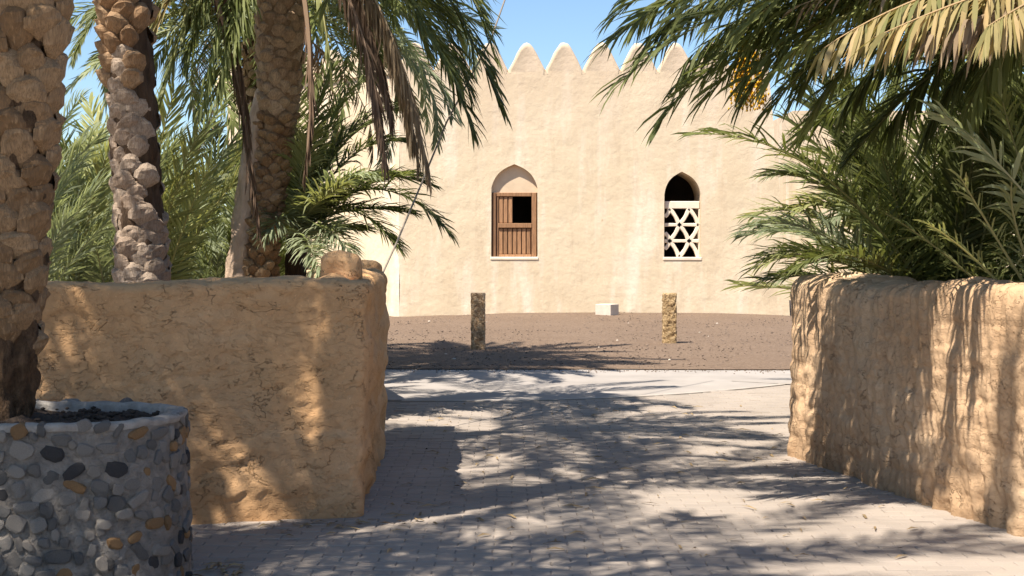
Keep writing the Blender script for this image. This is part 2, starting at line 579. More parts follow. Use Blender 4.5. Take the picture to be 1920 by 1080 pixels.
    # dark open joint at the right of the apron
    V, F = [], []
    for i in range(14):
        x = 2.75 + i * 0.08
        y = 17.75 - i * 0.055 + random.gauss(0, 0.008)
        w = 0.022 * (0.4 + random.random())
        V += [(x, y, 0.0045), (x, y + w * 1.8, 0.0045)]
    j = link('apron_crack', mesh('apron_crack', V, grid_faces(14, 2), M['sand_joint']))
    tag(j, kind='structure')


make_path()


def pebble_variants(n=5, seed=3):
    out = []
    r = random.Random(seed)
    for k in range(n):
        bm = bmesh.new()
        bmesh.ops.create_icosphere(bm, subdivisions=1, radius=1)
        for v in bm.verts:
            v.co *= 0.75 + 0.5 * r.random()
            v.co.z *= 0.6
        V = np.array([tuple(v.co) for v in bm.verts])
        F = [tuple(v.index for v in f.verts) for f in bm.faces]
        bm.free()
        out.append((V, F))
    return out


PEB = pebble_variants()


def scatter(name, pts, sizes, mat, kind='stuff', tint=None, parent=None):
    V, F, T = [], [], []
    n = 0
    for (p, s) in zip(pts, sizes):
        vv, ff = PEB[random.randrange(len(PEB))]
        a = random.random() * 6.28
        c, sn = math.cos(a), math.sin(a)
        q = vv * s
        V.append(np.stack([q[:, 0] * c - q[:, 1] * sn + p[0], q[:, 0] * sn + q[:, 1] * c + p[1], q[:, 2] + p[2]], -1))
        F += [tuple(n + i for i in f) for f in ff]
        n += len(vv)
        T += [random.random() if tint is None else tint] * len(vv)
    o = link(name, mesh(name, np.concatenate(V), F, mat, True, T), parent)
    o['kind'] = kind
    return o


pts, sz = [], []
for i in range(4200):
    y = 19.75 + 16.1 * random.random() ** 1.2
    x = random.uniform(-3.4, 7.6)
    pts.append((x, y, gz(x, y) + 0.003))
    sz.append(random.choice((0.008, 0.010, 0.013, 0.018)) * (0.7 + 0.6 * random.random()))
g = scatter('gravel', pts, sz, M['pebble'])
tag(g, 'loose brown gravel scattered over the yard before the fort', 'gravel')
pts, sz = [], []
for i in range(18):
    y = random.uniform(20, 35)
    x = random.uniform(-3, 7)
    pts.append((x, y, gz(x, y) + 0.01)); sz.append(random.uniform(0.015, 0.032))
sp, ss = [], []
for i in range(500):
    x = random.uniform(-3, 5)
    sp.append((x, PAV_Y - 0.03 * x - abs(random.gauss(0, 0.22)), 0.004)); ss.append(random.uniform(0.005, 0.012))
tag(scatter('spilled_gravel', sp, ss, M['pebble']), 'loose gravel spilled over the edge of the pale apron', 'gravel')
tag(scatter('pale_pebbles', pts, sz, M['limestone']), 'scattered pale pebbles on the brown gravel yard', 'pebbles')

# ------------------------------------------------------------------ mud garden walls
def resample(poly, step, close_round=0.1):
    """polyline with rounded corners, sampled every step metres"""
    pts = [Vector((p[0], p[1], 0)) for p in poly]
    out = [pts[0]]
    for i in range(1, len(pts) - 1):
        a, b, c = pts[i - 1], pts[i], pts[i + 1]
        r = min(poly[i][2] if len(poly[i]) > 2 else close_round, (a - b).length * 0.45, (c - b).length * 0.45)
        p0, p1 = b + (a - b).normalized() * r, b + (c - b).normalized() * r
        for k in range(9):
            t = k / 8
            out.append(p0 * (1 - t) ** 2 + b * 2 * t * (1 - t) + p1 * t * t)
    out.append(pts[-1])
    return out


def sample_n(pts, fr):
    d = [0]
    for a, b in zip(pts, pts[1:]): d.append(d[-1] + (b - a).length)
    x = np.array([p.x for p in pts]); y = np.array([p.y for p in pts])
    s = np.asarray(fr) * d[-1]
    return np.interp(s, d, x), np.interp(s, d, y), s


def mud_wall(name, outer, inner, H, rel, mat, step=0.016, flare=0.0, rtop=0.1, loc=(0, 0, 0), zfun=None):
    O, I = resample(outer, step), resample(inner, step)
    tot = sum((b - a).length for a, b in zip(O, O[1:]))
    ns = int(tot / step)
    fr = np.linspace(0, 1, ns)
    ox, oy, s = sample_n(O, fr)
    ix, iy, _ = sample_n(I, fr)
    # profile: (mix outer->inner, height)
    prof = []
    nz = int((H - rtop) / step)
    for k in range(nz): prof.append((0.0, (H - rtop) * k / (nz - 1)))
    w = 0.36
    for k in range(1, 9):
        a = k / 8 * math.pi / 2
        prof.append(((rtop - rtop * math.cos(a)) / w, H - rtop + rtop * math.sin(a)))
    for k in range(1, 7): prof.append((rtop / w + (1 - 2 * rtop / w) * k / 7, H + 0.012 * math.sin(k / 7 * math.pi)))
    for k in range(0, 9):
        a = k / 8 * math.pi / 2
        prof.append((1 - (rtop - rtop * math.sin(a)) / w, H - rtop + rtop * math.cos(a)))
    for k in range(1, 12): prof.append((1.0, (H - rtop) * (1 - k / 11)))
    m = np.array([p[0] for p in prof]); z = np.array([p[1] for p in prof])
    X = ox[:, None] * (1 - m) + ix[:, None] * m
    Y = oy[:, None] * (1 - m) + iy[:, None] * m
    Z = np.broadcast_to(z, X.shape).copy()
    if zfun is not None:
        Z *= (1 + zfun(s)[:, None])
    Pn = np.stack([X, Y, Z], -1)
    du = np.gradient(Pn, axis=0); dv = np.gradient(Pn, axis=1)
    N = np.cross(du, dv)
    N /= np.linalg.norm(N, axis=2, keepdims=True) + 1e-9
    # make sure the normal points away from the wall's core
    cx, cy = (ox + ix) / 2, (oy + iy) / 2
    k = len(prof) // 4
    test = (N[:, k, 0] * (ox - cx) + N[:, k, 1] * (oy - cy)).mean()
    if test < 0: N = -N
    S = np.broadcast_to(s[:, None], X.shape)
    arc = np.concatenate([[0], np.cumsum(np.hypot(np.diff(z), np.diff(m) * w))])
    A = np.broadcast_to(arc, X.shape)
    D = rel(S, A, X, Y, Z)
    Pn = Pn + N * D[..., None]
    if flare:
        Pn[..., 0] += flare * np.clip(Z / H, 0, 1) * np.clip(1 - m, 0, 1)
    Pn[..., 2] = np.where(Pn[..., 2] < 0.01, -0.03, Pn[..., 2])
    V = (Pn - np.array(loc)).reshape(-1, 3)
    F = grid_faces(ns, len(prof))
    nv = len(prof)
    F.append(tuple(range(nv - 1, -1, -1)))
    F.append(tuple((ns - 1) * nv + j for j in range(nv)))
    if test < 0: pass
    me = mesh(name, V, F, mat, True)
    bm = bmesh.new(); bm.from_mesh(me); bmesh.ops.recalc_face_normals(bm, faces=bm.faces); bm.to_mesh(me); bm.free()
    o = link(name, me, None, loc)
    return o


def rel_right(S, A, X, Y, Z):
    wob = 0.35 * vnoise(S * 1.2, A * 1.5, 0, 3)
    rip = vnoise(S * 10 + wob * 4, A * 1.6, 0, 21)                       # hand-drawn vertical ripples
    rip2 = np.abs(vnoise(S * 14 + wob * 5, A * 3.2, 0, 22))
    course = np.abs(np.sin((A + 0.03 * vnoise(S * 2.2, A * 0.8, 0, 4)) * math.pi / 0.145)) ** 0.6
    blob = 1 - np.abs(vnoise(S * 7, A * 6.5, 0, 9))
    return 0.020 * rip + 0.026 * rip2 + 0.010 * (course - 0.6) + 0.010 * blob + 0.008 * np.abs(vnoise(S * 30 + wob * 9, A * 5, 0, 24)) + 0.006 * np.tanh(fbm(S * 6, A * 3.5, 0, 44, 4) * 14) + 0.02 * fbm(S * 1.1, A * 1.3, 0, 31, 2) + 0.004 * fbm(S * 20, A * 20, 0, 41, 2)


def rel_left(S, A, X, Y, Z):
    side = np.clip((S - 3.75) / 0.25, 0, 1)
    front = 0.013 * fbm(S * 1.2, A * 1.2, 0, 51, 2) + 0.004 * fbm(S * 9, A * 9, 0, 52, 3)
    # plaster sheets that overlap one another: soft steps
    st = fbm(S * 2.1, A * 3.0, 0, 57, 4)
    front = front + 0.006 * np.tanh(st * 22) + 0.004 * np.tanh(fbm(S * 3.4, A * 6.5, 0, 58, 5) * 26) + 0.003 * np.tanh(fbm(S * 7, A * 9, 0, 59, 4) * 16)
    foot = 0.02 * np.clip(1 - A / 0.25, 0, 1) * (1 + fbm(S * 5, A * 5, 0, 60, 2))
    lumps = 0.045 * (1 - np.abs(vnoise(S * 4.0, A * 5.0, 0, 61))) + 0.03 * vnoise(S * 2, A * 8, 0, 62) - 0.02
    return (front + foot) * (1 - side) + side * lumps


def rel_soft(S, A, X, Y, Z):
    return 0.02 * fbm(S * 1.5, A * 1.5, 0, 71, 3) + 0.006 * fbm(S * 9, A * 9, 0, 72, 3)


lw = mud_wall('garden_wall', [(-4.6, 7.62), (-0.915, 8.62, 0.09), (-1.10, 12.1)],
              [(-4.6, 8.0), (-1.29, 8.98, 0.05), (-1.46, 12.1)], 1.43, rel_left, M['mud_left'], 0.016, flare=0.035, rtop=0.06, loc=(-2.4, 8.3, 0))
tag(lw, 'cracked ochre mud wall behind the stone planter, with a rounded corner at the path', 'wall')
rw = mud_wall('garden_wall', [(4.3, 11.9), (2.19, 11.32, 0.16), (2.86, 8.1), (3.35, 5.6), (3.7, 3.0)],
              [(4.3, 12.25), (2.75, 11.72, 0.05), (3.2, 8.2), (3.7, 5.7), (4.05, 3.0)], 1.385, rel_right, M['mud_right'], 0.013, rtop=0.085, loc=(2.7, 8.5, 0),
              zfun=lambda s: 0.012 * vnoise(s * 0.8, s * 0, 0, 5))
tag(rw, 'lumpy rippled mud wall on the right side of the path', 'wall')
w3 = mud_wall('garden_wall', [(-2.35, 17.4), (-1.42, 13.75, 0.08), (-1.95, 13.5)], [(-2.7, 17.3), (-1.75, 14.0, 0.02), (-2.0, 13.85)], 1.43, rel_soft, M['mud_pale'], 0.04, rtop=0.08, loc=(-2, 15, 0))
tag(w3, 'pale sunlit mud wall seen just above the end of the ochre wall', 'wall')


def mud_block(name, x0, x1, y0, y1, z0, z1, mat, r=0.07, amp=0.015, seed=0):
    bm = bmesh.new()
    bmesh.ops.create_cube(bm, size=1)
    for v in bm.verts:
        v.co = ((x0 + x1) / 2 + v.co.x * (x1 - x0), (y0 + y1) / 2 + v.co.y * (y1 - y0), (z0 + z1) / 2 + v.co.z * (z1 - z0))
    bmesh.ops.bevel(bm, geom=list(bm.edges), offset=r, segments=4, affect='EDGES', profile=0.5)
    bmesh.ops.triangulate(bm, faces=bm.faces)
    for it in range(3):
        long = [e for e in bm.edges if e.calc_length() > 0.06]
        if long: bmesh.ops.subdivide_edges(bm, edges=long, cuts=1)
        bmesh.ops.triangulate(bm, faces=bm.faces)
    bm.normal_update()
    C = np.array([tuple(v.co) for v in bm.verts])
    D = amp * fbm(C[:, 0] * 7, C[:, 1] * 7, C[:, 2] * 5, seed, 3)
    for v, d in zip(bm.verts, D): v.co += v.normal * float(d)
    cx, cy = (x0 + x1) / 2, (y0 + y1) / 2
    for v in bm.verts: v.co -= Vector((cx, cy, z0))
    return link(name, from_bm(name, bm, mat, True), None, (cx, cy, z0))


tag(mud_block('wall_pier', -1.50, -1.135, 12.12, 12.5, -0.03, 1.535, M['mud_left'], 0.06, 0.016, 3),
    'tall mud pier ending the ochre wall beside the path', 'pier')
tag(mud_block('mud_block', -1.235, -0.985, 9.1, 9.45, 1.405, 1.60, M['mud_left'], 0.06, 0.02, 9),
    'rounded mud block sitting on top of the ochre wall near its corner', 'block')

# ------------------------------------------------------------------ stone planter
PC, PA, PB, PH = Vector((-2.41, 7.0, 0)), 0.78, 0.53, 0.81


def planter_pt(a, k=1.0):
    e = 2 / 2.5
    c, s = math.cos(a), math.sin(a)
    return Vector((PA * k * math.copysign(abs(c) ** e, c), PB * k * math.copysign(abs(s) ** e, s), 0))


def make_planter():
    root = empty('stone_planter', PC, 'round raised planter of grey and orange stones set in mortar', 'planter')
    n = 180
    zs = np.linspace(-0.03, PH - 0.02, 34)
    V = []
    for i in range(n):
        a = i / n * 2 * math.pi
        p = planter_pt(a)
        nr = p.normalized()
        for z in zs:
            d = 0.010 * float(fbm(p.x * 9, z * 9, p.y * 9, 5, 3))
            V.append(p + nr * (d + 0.02 * (1 - z / PH)) + Vector((0, 0, z)))
    link('mortar_wall', mesh('mortar_wall', np.array([tuple(v) for v in V]), grid_faces(n, len(zs), True), M['mortar'], True), root)
    # rim
    V = []
    prof = [(1.0, PH - 0.03), (1.012, PH - 0.008), (1.0, PH + 0.004), (0.95, PH + 0.01), (0.90, PH + 0.006), (0.885, PH - 0.01), (0.88, PH - 0.12)]
    for i in range(n):
        a = i / n * 2 * math.pi
        for (k, z) in prof:
            p = planter_pt(a, k)
            j = 0.006 * float(fbm(p.x * 12, p.y * 12, z * 5, 8, 3))
            V.append((p.x * (1 + j), p.y * (1 + j), z + j))
    link('rim', mesh('rim', V, grid_faces(n, len(prof), True), M['rim'], True), root)
    # soil
    V, rings = [], 16
    for i in range(72):
        a = i / 72 * 2 * math.pi
        for k in range(rings):
            q = planter_pt(a, 0.9 * k / (rings - 1))
            V.append((q.x, q.y, PH - 0.05 + 0.03 * (1 - k / rings) + 0.022 * float(fbm(q.x * 9, q.y * 9, 0, 12, 4))))
    so_ = link('soil', mesh('soil', V, grid_faces(72, rings, True), M['soil'], True), root)
    pts, sz = [], []
    for i in range(500):
        q = planter_pt(random.random() * 6.28, 0.87 * math.sqrt(random.random()))
        pts.append((q.x, q.y, PH - 0.04 + random.random() * 0.02)); sz.append(random.uniform(0.006, 0.02))
    scatter('soil_crumbs', pts, sz, M['soil'], parent=root)
    # stones
    mats = [simple('stone_grey', (0.24, 0.21, 0.18), 0.85, 0.35, 18, 0.7, 0.008, 0.35, 0.3), simple('stone_slate', (0.16, 0.145, 0.13), 0.8, 0.35, 18, 0.7, 0.008, 0.35, 0.3),
            simple('stone_dark', (0.05, 0.045, 0.043), 0.7, 0.4, 20, 0.7, 0.008, 0.35), simple('stone_orange', (0.29, 0.165, 0.075), 0.8, 0.35, 16, 0.6, 0.008, 0.25, 0.35),
            simple('stone_pale', (0.31, 0.265, 0.22), 0.8, 0.25, 16, 0.7, 0.008, 0.25, 0.25)]
    r = random.Random(4)
    ms = []
    for mi, mt in enumerate(mats):
        for k in range(7):
            bm = bmesh.new()
            bmesh.ops.create_icosphere(bm, subdivisions=2, radius=1)
            off = Vector((r.random() * 9, r.random() * 9, r.random() * 9))
            for v in bm.verts:
                q = v.co.copy()
                f = 1 + 0.42 * float(vnoise(q.x * 1.3 + off.x, q.y * 1.3 + off.y, q.z * 1.3 + off.z, 3)) + 0.22 * float(vnoise(q.x * 3 + off.x, q.y * 3, q.z * 3, 4))
                v.co = q * f
                # broken, flattened outer face
                if v.co.x > 0.5: v.co.x = 0.5 + (v.co.x - 0.5) * 0.15
                v.co.y = max(-0.85, min(0.85, v.co.y)); v.co.z = max(-0.8, min(0.82, v.co.z))
            ms.append((mi, from_bm('stone', bm, mt, False)))
    per = []
    N = 720
    L = [0]
    ptsl = [planter_pt(i / N * 2 * math.pi) for i in range(N + 1)]
    for a, b in zip(ptsl, ptsl[1:]): L.append(L[-1] + (b - a).length)
    tot = L[-1]
    rows = 10
    stones = []
    for row in range(rows):
        z0 = 0.045 + row * (PH - 0.09) / (rows - 1)
        s = r.random() * 0.1
        while s < tot:
            wdt = r.choice((0.04, 0.06, 0.075, 0.09, 0.115)) * r.uniform(0.9, 1.1)
            stones.append((s + wdt / 2, z0 + r.gauss(0, 0.022), wdt))
            s += wdt + r.uniform(-0.004, 0.022)
    def nearness(st):
        a = np.interp(st[0], L, np.linspace(0, 2 * math.pi, N + 1))
        p = planter_pt(a)
        return (-p.y * 0.9 + p.x * 0.8)
    stones.sort(key=nearness, reverse=True)
    joined = []
    for k, (s, z, wdt) in enumerate(stones):
        a = float(np.interp(s, L, np.linspace(0, 2 * math.pi, N + 1)))
        p, p2 = planter_pt(a), planter_pt(a + 0.02)
        tdir = (p2 - p).normalized()
        nrm = Vector((tdir.y, -tdir.x, 0))
        if nrm.dot(p) < 0: nrm = -nrm
        orange_bias = 0.15 if p.x > 0.35 else 0.05
        u = r.random()
        mi = 3 if u < orange_bias else (0 if u < 0.45 else (1 if u < 0.68 else (2 if u < 0.78 else 4)))
        me = r.choice([m for (i, m) in ms if i == mi])
        pos = p + nrm * (0.02 * (1 - z / PH) - 0.012 + 0.012 * r.random()) + Vector((0, 0, z))
        sc = Vector((0.024 + 0.016 * r.random(), wdt * 0.56, r.uniform(0.028, 0.050)))
        if k < 300:
            o = link('stone', me, root, pos)
            o.scale = sc
            o.rotation_euler = (r.gauss(0, 0.35), 0, math.atan2(nrm.y, nrm.x))
        else:
            joined.append((me, pos, sc, math.atan2(nrm.y, nrm.x)))
    if joined:
        bm = bmesh.new()
        for (me, pos, sc, az) in joined:
            b2 = bmesh.new(); b2.from_mesh(me)
            b2.transform(Matrix.Translation(pos) @ Matrix.Rotation(az, 4, 'Z') @ Matrix.Diagonal((*sc, 1)))
            tmp = bpy.data.meshes.new('t'); b2.to_mesh(tmp); b2.free(); bm.from_mesh(tmp); bpy.data.meshes.remove(tmp)
        o = link('stones_behind', from_bm('stones_behind', bm, mats[0], True), root)
        o['kind'] = 'stuff'


make_planter()

# ------------------------------------------------------------------ the fort
FY = 36.0
KX = FY / FPX


def fx(px): return (px - 960) * KX
def fz(py): return 1.6 - (py - HOR) * KX


def arch_outline(x0, x1, zb, zs, za, n=10, skew=0.0, bulge=0.16):
    """pointed arch, counter-clockwise from bottom left"""
    xm = (x0 + x1) / 2 + skew
    pts = [(x0, zb), (x1, zb), (x1 - 0.005, zs)]
    for k in range(1, n):
        t = k / n
        bx = (x1 * (1 - t) + xm * t) + bulge * math.sin(math.pi * t) * 0.75
        bz = zs * (1 - t) + za * t + bulge * math.sin(math.pi * t) * 0.55
        pts.append((bx, bz))
    pts.append((xm, za))
    for k in range(n - 1, 0, -1):
        t = k / n
        bx = (x0 * (1 - t) + xm * t) - bulge * math.sin(math.pi * t) * 0.75
        bz = zs * (1 - t) + za * t + bulge * math.sin(math.pi * t) * 0.55
        pts.append((bx, bz))
    pts.append((x0 + 0.005, zs))
    return pts


def make_fort():
    root = empty('mud_fort', (2.0, FY, 0), 'cream plastered fort with rounded pointed battlements and two arched windows', 'fort')
    ox, oy = 2.0, FY
    top = fz(136)
    xl, xr, xrt = fx(748), fx(1486), fx(1440)
    w1 = arch_outline(fx(921), fx(1008), fz(486), fz(352), fz(308), bulge=0.13)
    w2 = arch_outline(fx(1245), fx(1314), fz(486), fz(365), fz(322), bulge=0.12, skew=-0.02)
    outer = [(xl, -0.6), (xr, -0.6), (xrt, top), (xl + 0.02, top)]
    # subdivide outer so that its outline can waver slightly
    oo = []
    for (a, b) in zip(outer, outer[1:] + outer[:1]):
        for k in range(24):
            t = k / 24
            x, z = a[0] * (1 - t) + b[0] * t, a[1] * (1 - t) + b[1] * t
            oo.append((x + 0.02 * float(vnoise(z * 1.3, 3.3)), z + (0.025 * float(vnoise(x * 1.7, 9.1)) if z > 1 else 0)))
    loops = [oo, w1[::-1], w2[::-1]]
    tris = tessellate_polygon([[Vector((x, z, 0)) for (x, z) in L] for L in loops])
    flat = [p for L in loops for p in L]
    V = [(x - ox, 0.0, z) for (x, z) in flat]
    F = [tuple(t) for t in tris]
    # reveals of the two openings
    n0 = len(oo)
    for L, depth in ((w1, 0.5), (w2, 1.3)):
        idx = list(range(n0, n0 + len(L)))
        b0 = len(V)
        for i in idx: V.append((V[i][0], depth, V[i][2]))
        for k in range(len(L)):
            k2 = (k + 1) % len(L)
            F.append((idx[k], idx[k2], b0 + k2, b0 + k))
        n0 += len(L)
    # other sides of the body (plan polygon), and the roof deck
    plan = [(xl, FY), (-8.0, 39.6), (-8.0, 50), (7.8, 50), (7.0, 40.5), (xr, FY)]
    plan_t = [(xl + 0.02, FY), (-7.9, 39.65), (-7.9, 50), (7.4, 50), (6.7, 40.6), (xrt, FY)]
    for k in range(len(plan) - 1):
        a, b, c, d = plan[k], plan[k + 1], plan_t[k + 1], plan_t[k]
        n = len(V)
        V += [(a[0] - ox, a[1] - oy, -0.6), (b[0] - ox, b[1] - oy, -0.6), (c[0] - ox, c[1] - oy, top), (d[0] - ox, d[1] - oy, top)]
        F.append((n, n + 1, n + 2, n + 3))
    n = len(V)
    V += [(p[0] - ox, p[1] - oy, top - 0.03) for p in plan_t]
    F.append(tuple(range(n, n + len(plan_t))))
    me = mesh('wall', V, F, M['fort'])
    wl = link('wall', me, root)
    # softened corner bead at the left corner
    # interior room boxes behind the openings
    for (a, b, zb, zt, yb) in ((fx(905), fx(1025), fz(500), fz(295), 0.5), (fx(1225), fx(1335), fz(500), fz(305), 1.3)):
        VV, FF = [], []
        boxv(a - ox, b - ox, yb, yb + 2.2, zb, zt, VV, FF)
        FF.pop(2)      # open towards the window
        link('room', mesh('room', VV, FF, M['interior']), root)

    # merlons
    def merlon_mesh(w, h, dep, seed):
        r = random.Random(seed)
        prof = []
        for (x, z) in ((-1, -0.02), (-0.985, 0.10), (-0.90, 0.2), (-0.72, 0.42), (-0.52, 0.66), (-0.34, 0.86), (-0.17, 0.97), (0, 1.0),
                       (0.17, 0.97), (0.34, 0.86), (0.52, 0.66), (0.72, 0.42), (0.90, 0.2), (0.985, 0.10), (1, -0.02)):
            prof.append(((x + r.gauss(0, 0.015)) * w / 2, (z + r.gauss(0, 0.008)) * h))
        V = []
        ys = [(-dep / 2, 0.80), (-dep / 2 - 0.015, 0.9), (-dep * 0.36, 0.975), (0, 1.0), (dep * 0.36, 0.97), (dep / 2, 0.86)]
        for (y, k) in ys:
            for (x, z) in prof: V.append((x * k, y, z * (k if z > 0 else 1)))
        n = len(prof)
        F = grid_faces(len(ys), n)
        F.append(tuple(range(n)))
        F.append(tuple((len(ys) - 1) * n + i for i in range(n - 1, -1, -1)))
        me = mesh('merlon', V, F, M['fort'], True)
        bm = bmesh.new(); bm.from_mesh(me); bmesh.ops.recalc_face_normals(bm, faces=bm.faces); bm.to_mesh(me); bm.free()
        return me
    ms = [merlon_mesh(0.97, 0.80, 0.42, k) for k in range(4)]
    px = 918 - 69.8 * 2
    k = 0
    while px < 1420:
        o = link('merlon', ms[k % 4], root, (fx(px) - ox, 0.217, top - 0.03))
        px += 69.8; k += 1
    d = Vector((-8.0 - xl, 3.6, 0)); Ln = d.length; d.normalize()
    s = 0.52
    while s < Ln:
        o = link('merlon', ms[k % 4], root, (xl + d.x * s - ox + 0.12, d.y * s + 0.12, top - 0.03))
        o.rotation_euler.z = math.atan2(d.y, d.x)
        s += 0.95; k += 1
    for s in np.arange(0.6, 4.6, 0.95):
        o = link('merlon', ms[k % 4], root, (xrt + 0.06 * s - ox - 0.25, 0.99 * s, top - 0.03))
        o.rotation_euler.z = R(87); k += 1

    # ---- left window: wooden shutter under a plastered arch
    wx0, wx1 = fx(921) - ox, fx(1008) - ox
    dep = 0.135
    V, F = [], []
    # infill following the arch, lies inside the opening
    inf = arch_outline(wx0, wx1, fz(361), fz(352), fz(308), bulge=0.13)
    V = [(x, dep, z) for (x, z) in inf]
    win = link('arched_window', mesh('arched_window', V, [tuple(range(len(V)))], M['infill']), root)
    win['label'] = 'left arched window with a plank shutter'
    def wbox(name, x0, x1, y0, y1, z0, z1, mat, b=0.008):
        return link(name, bevel_box(name, x0 - ox, x1 - ox, y0, y1, z0, z1, mat, b), win)
    wbox('sill', fx(919), fx(1010), -0.02, 0.2, fz(487.5), fz(481.5), M['gypsum'], 0.015)
    wbox('frame', fx(923), fx(930), 0.06, 0.2, fz(481), fz(361), M['wood_dark'])
    wbox('frame', fx(930.5), fx(935), 0.10, 0.2, fz(481), fz(365), M['wood_dark'])
    wbox('frame', fx(997), fx(1006), 0.09, 0.2, fz(481), fz(361), M['wood'])
    wbox('lintel', fx(930.5), fx(996.5), 0.085, 0.2, fz(368), fz(361), M['wood'])
    wbox('rail', fx(934), fx(997), 0.075, 0.2, fz(427), fz(418.5), M['wood'])
    wbox('rail', fx(935.5), fx(996.5), 0.10, 0.2, fz(481), fz(477), M['wood'])
    for x0 in (936, 944.5, 953.5):
        wbox('plank', fx(x0), fx(x0 + 7.2), 0.12, 0.16, fz(418), fz(369), M['wood'], 0.01)
    for k in range(7):
        x0 = 935.5 + k * 8.7
        wbox('plank', fx(x0), fx(x0 + 7.1), 0.12, 0.16, fz(476.5), fz(428), M['wood'], 0.01)
    wbox('backing_board', fx(935), fx(961), 0.175, 0.19, fz(420), fz(367), M['wood_dark'], 0.003)
    wbox('backing_board', fx(935), fx(997), 0.175, 0.19, fz(477), fz(427), M['wood_dark'], 0.003)

    # ---- right window: pierced gypsum screen under an open arch
    a0, a1 = fx(1247), fx(1313)
    zb, zt = fz(484), fz(377)
    b0 = 0.13
    bm = bmesh.new()
    me = bevel_box('pierced_screen', a0 - ox, a1 - ox, b0, b0 + 0.09, fz(391), zt, M['gypsum'], 0.015)
    scr = link('pierced_screen', me, root)
    scr['label'] = 'right arched window closed by a pale pierced screen of triangles'
    bb = lambda nm, *a: link(nm, bevel_box(nm, *a, 0.012), scr)
    bb('sill', fx(1243) - ox, fx(1316) - ox, -0.02, 0.24, fz(488), fz(482), M['gypsum'])
    top_z = fz(391)
    rowh = (top_z - fz(482)) / 3
    def bar(p, q, w, curve=0.0, name='lattice_bar'):
        p, q = Vector((p[0], 0, p[1])), Vector((q[0], 0, q[1]))
        d = q - p
        nrm = Vector((-d.z, 0, d.x)).normalized()
        V, n = [], 7
        for i in range(n):
            t = i / (n - 1)
            c = p + d * t + nrm * curve * math.sin(math.pi * t)
            ww = w * (0.85 + 0.5 * abs(t - 0.5)) / 2
            for (s, y) in ((-1, b0 + 0.014), (-0.7, b0), (0.7, b0), (1, b0 + 0.014), (1, b0 + 0.085), (-1, b0 + 0.085)):
                v = c + nrm * ww * s
                V.append((v.x, y, v.z))
        F = []
        for i in range(n - 1):
            for k in range(6):
                F.append((i * 6 + k, i * 6 + (k + 1) % 6, i * 6 + 6 + (k + 1) % 6, i * 6 + 6 + k))
        link(name, mesh(name, V, F, M['gypsum']), scr)
    L0, L1 = fx(1247) - ox, fx(1311) - ox
    zr = [top_z - rowh * k for k in range(4)]
    for k in (1, 2):
        bar((L0, zr[k]), (L1, zr[k]), 0.085)
    # zigzag of diagonals; the vertices sit alternately on the rails
    step = (L1 - L0) / 1.75
    for k in range(3):
        off = -0.25 if k % 2 == 0 else 0.25
        up = k % 2 == 0
        x = L0 + off * step - step
        i = 0
        while x < L1:
            xa, xb = x, x + step / 2 * 1.0
            za, zb2 = (zr[k + 1], zr[k]) if (i % 2 == 0) else (zr[k], zr[k + 1])
            ca, cb = max(xa, L0), min(xb, L1)
            if cb - ca > 0.04:
                f = lambda xx: za + (zb2 - za) * (xx - xa) / (xb - xa)
                bar((ca, f(ca)), (cb, f(cb)), 0.105, 0.03 if i % 2 else -0.03)
            x = xb; i += 1
    bb('side_post', L1 - 0.0, a1 - ox + 0.01, b0 + 0.003, b0 + 0.088, fz(482), fz(391.5), M['gypsum'])


make_fort()


def make_annex():
    V, F = [], []
    boxv(0, 16, 0, 6, -0.5, 6.6, V, F)
    o = link('annex_building', mesh('annex_building', V, F, M['fort']), None, (9.85, 50.0, 0))
    tag(o, 'plain cream building behind the palms right of the fort', 'building')


make_annex()

# ------------------------------------------------------------------ bollards, box, cable
def bollard_mesh(w, h, seed, amp):
    n, m = 13, 44
    V = []
    for j in range(m):
        z = h * j / (m - 1)
        for i in range(4 * (n - 1)):
            side, k = divmod(i, n - 1)
            t = -1 + 2 * k / (n - 1)
            x, y = [(t, -1), (1, t), (-t, 1), (-1, -t)][side]
            rr = 1 - 0.05 * (abs(t) ** 6)
            d = amp * (abs(float(vnoise(x * 2.6 + seed, y * 2.6, z * 14, seed))) * 1.6 - 0.6 + 0.5 * float(vnoise(x * 6, y * 6, z * 30, seed + 1)))
            if z > h - 0.02: d -= 0.01
            V.append((x * w / 2 * rr + x * d, y * w / 2 * rr + y * d, z))
    F = []
    c = 4 * (n - 1)
    for j in range(m - 1):
        for i in range(c):
            F.append((j * c + i, j * c + (i + 1) % c, (j + 1) * c + (i + 1) % c, (j + 1) * c + i))
    F.append(tuple((m - 1) * c + i for i in range(c)))
    return V, F


def stone_bollard_material(name, a, b, c, sc):
    t = NT(name)
    v = t.coord()
    vo = t.n('TexVoronoi'); vo.inputs['Scale'].default_value = sc; t.l(v, vo.inputs['Vector'])
    nz = t.noise(v, sc * 1.3, 5, 0.65, 1.2)
    base = t.ramp(nz, [(0.36, a), (0.5, b), (0.62, c)])
    n = t.bump(nz, 0.9, 0.04)
    return t.done(base, 0.9, n, 0.2)


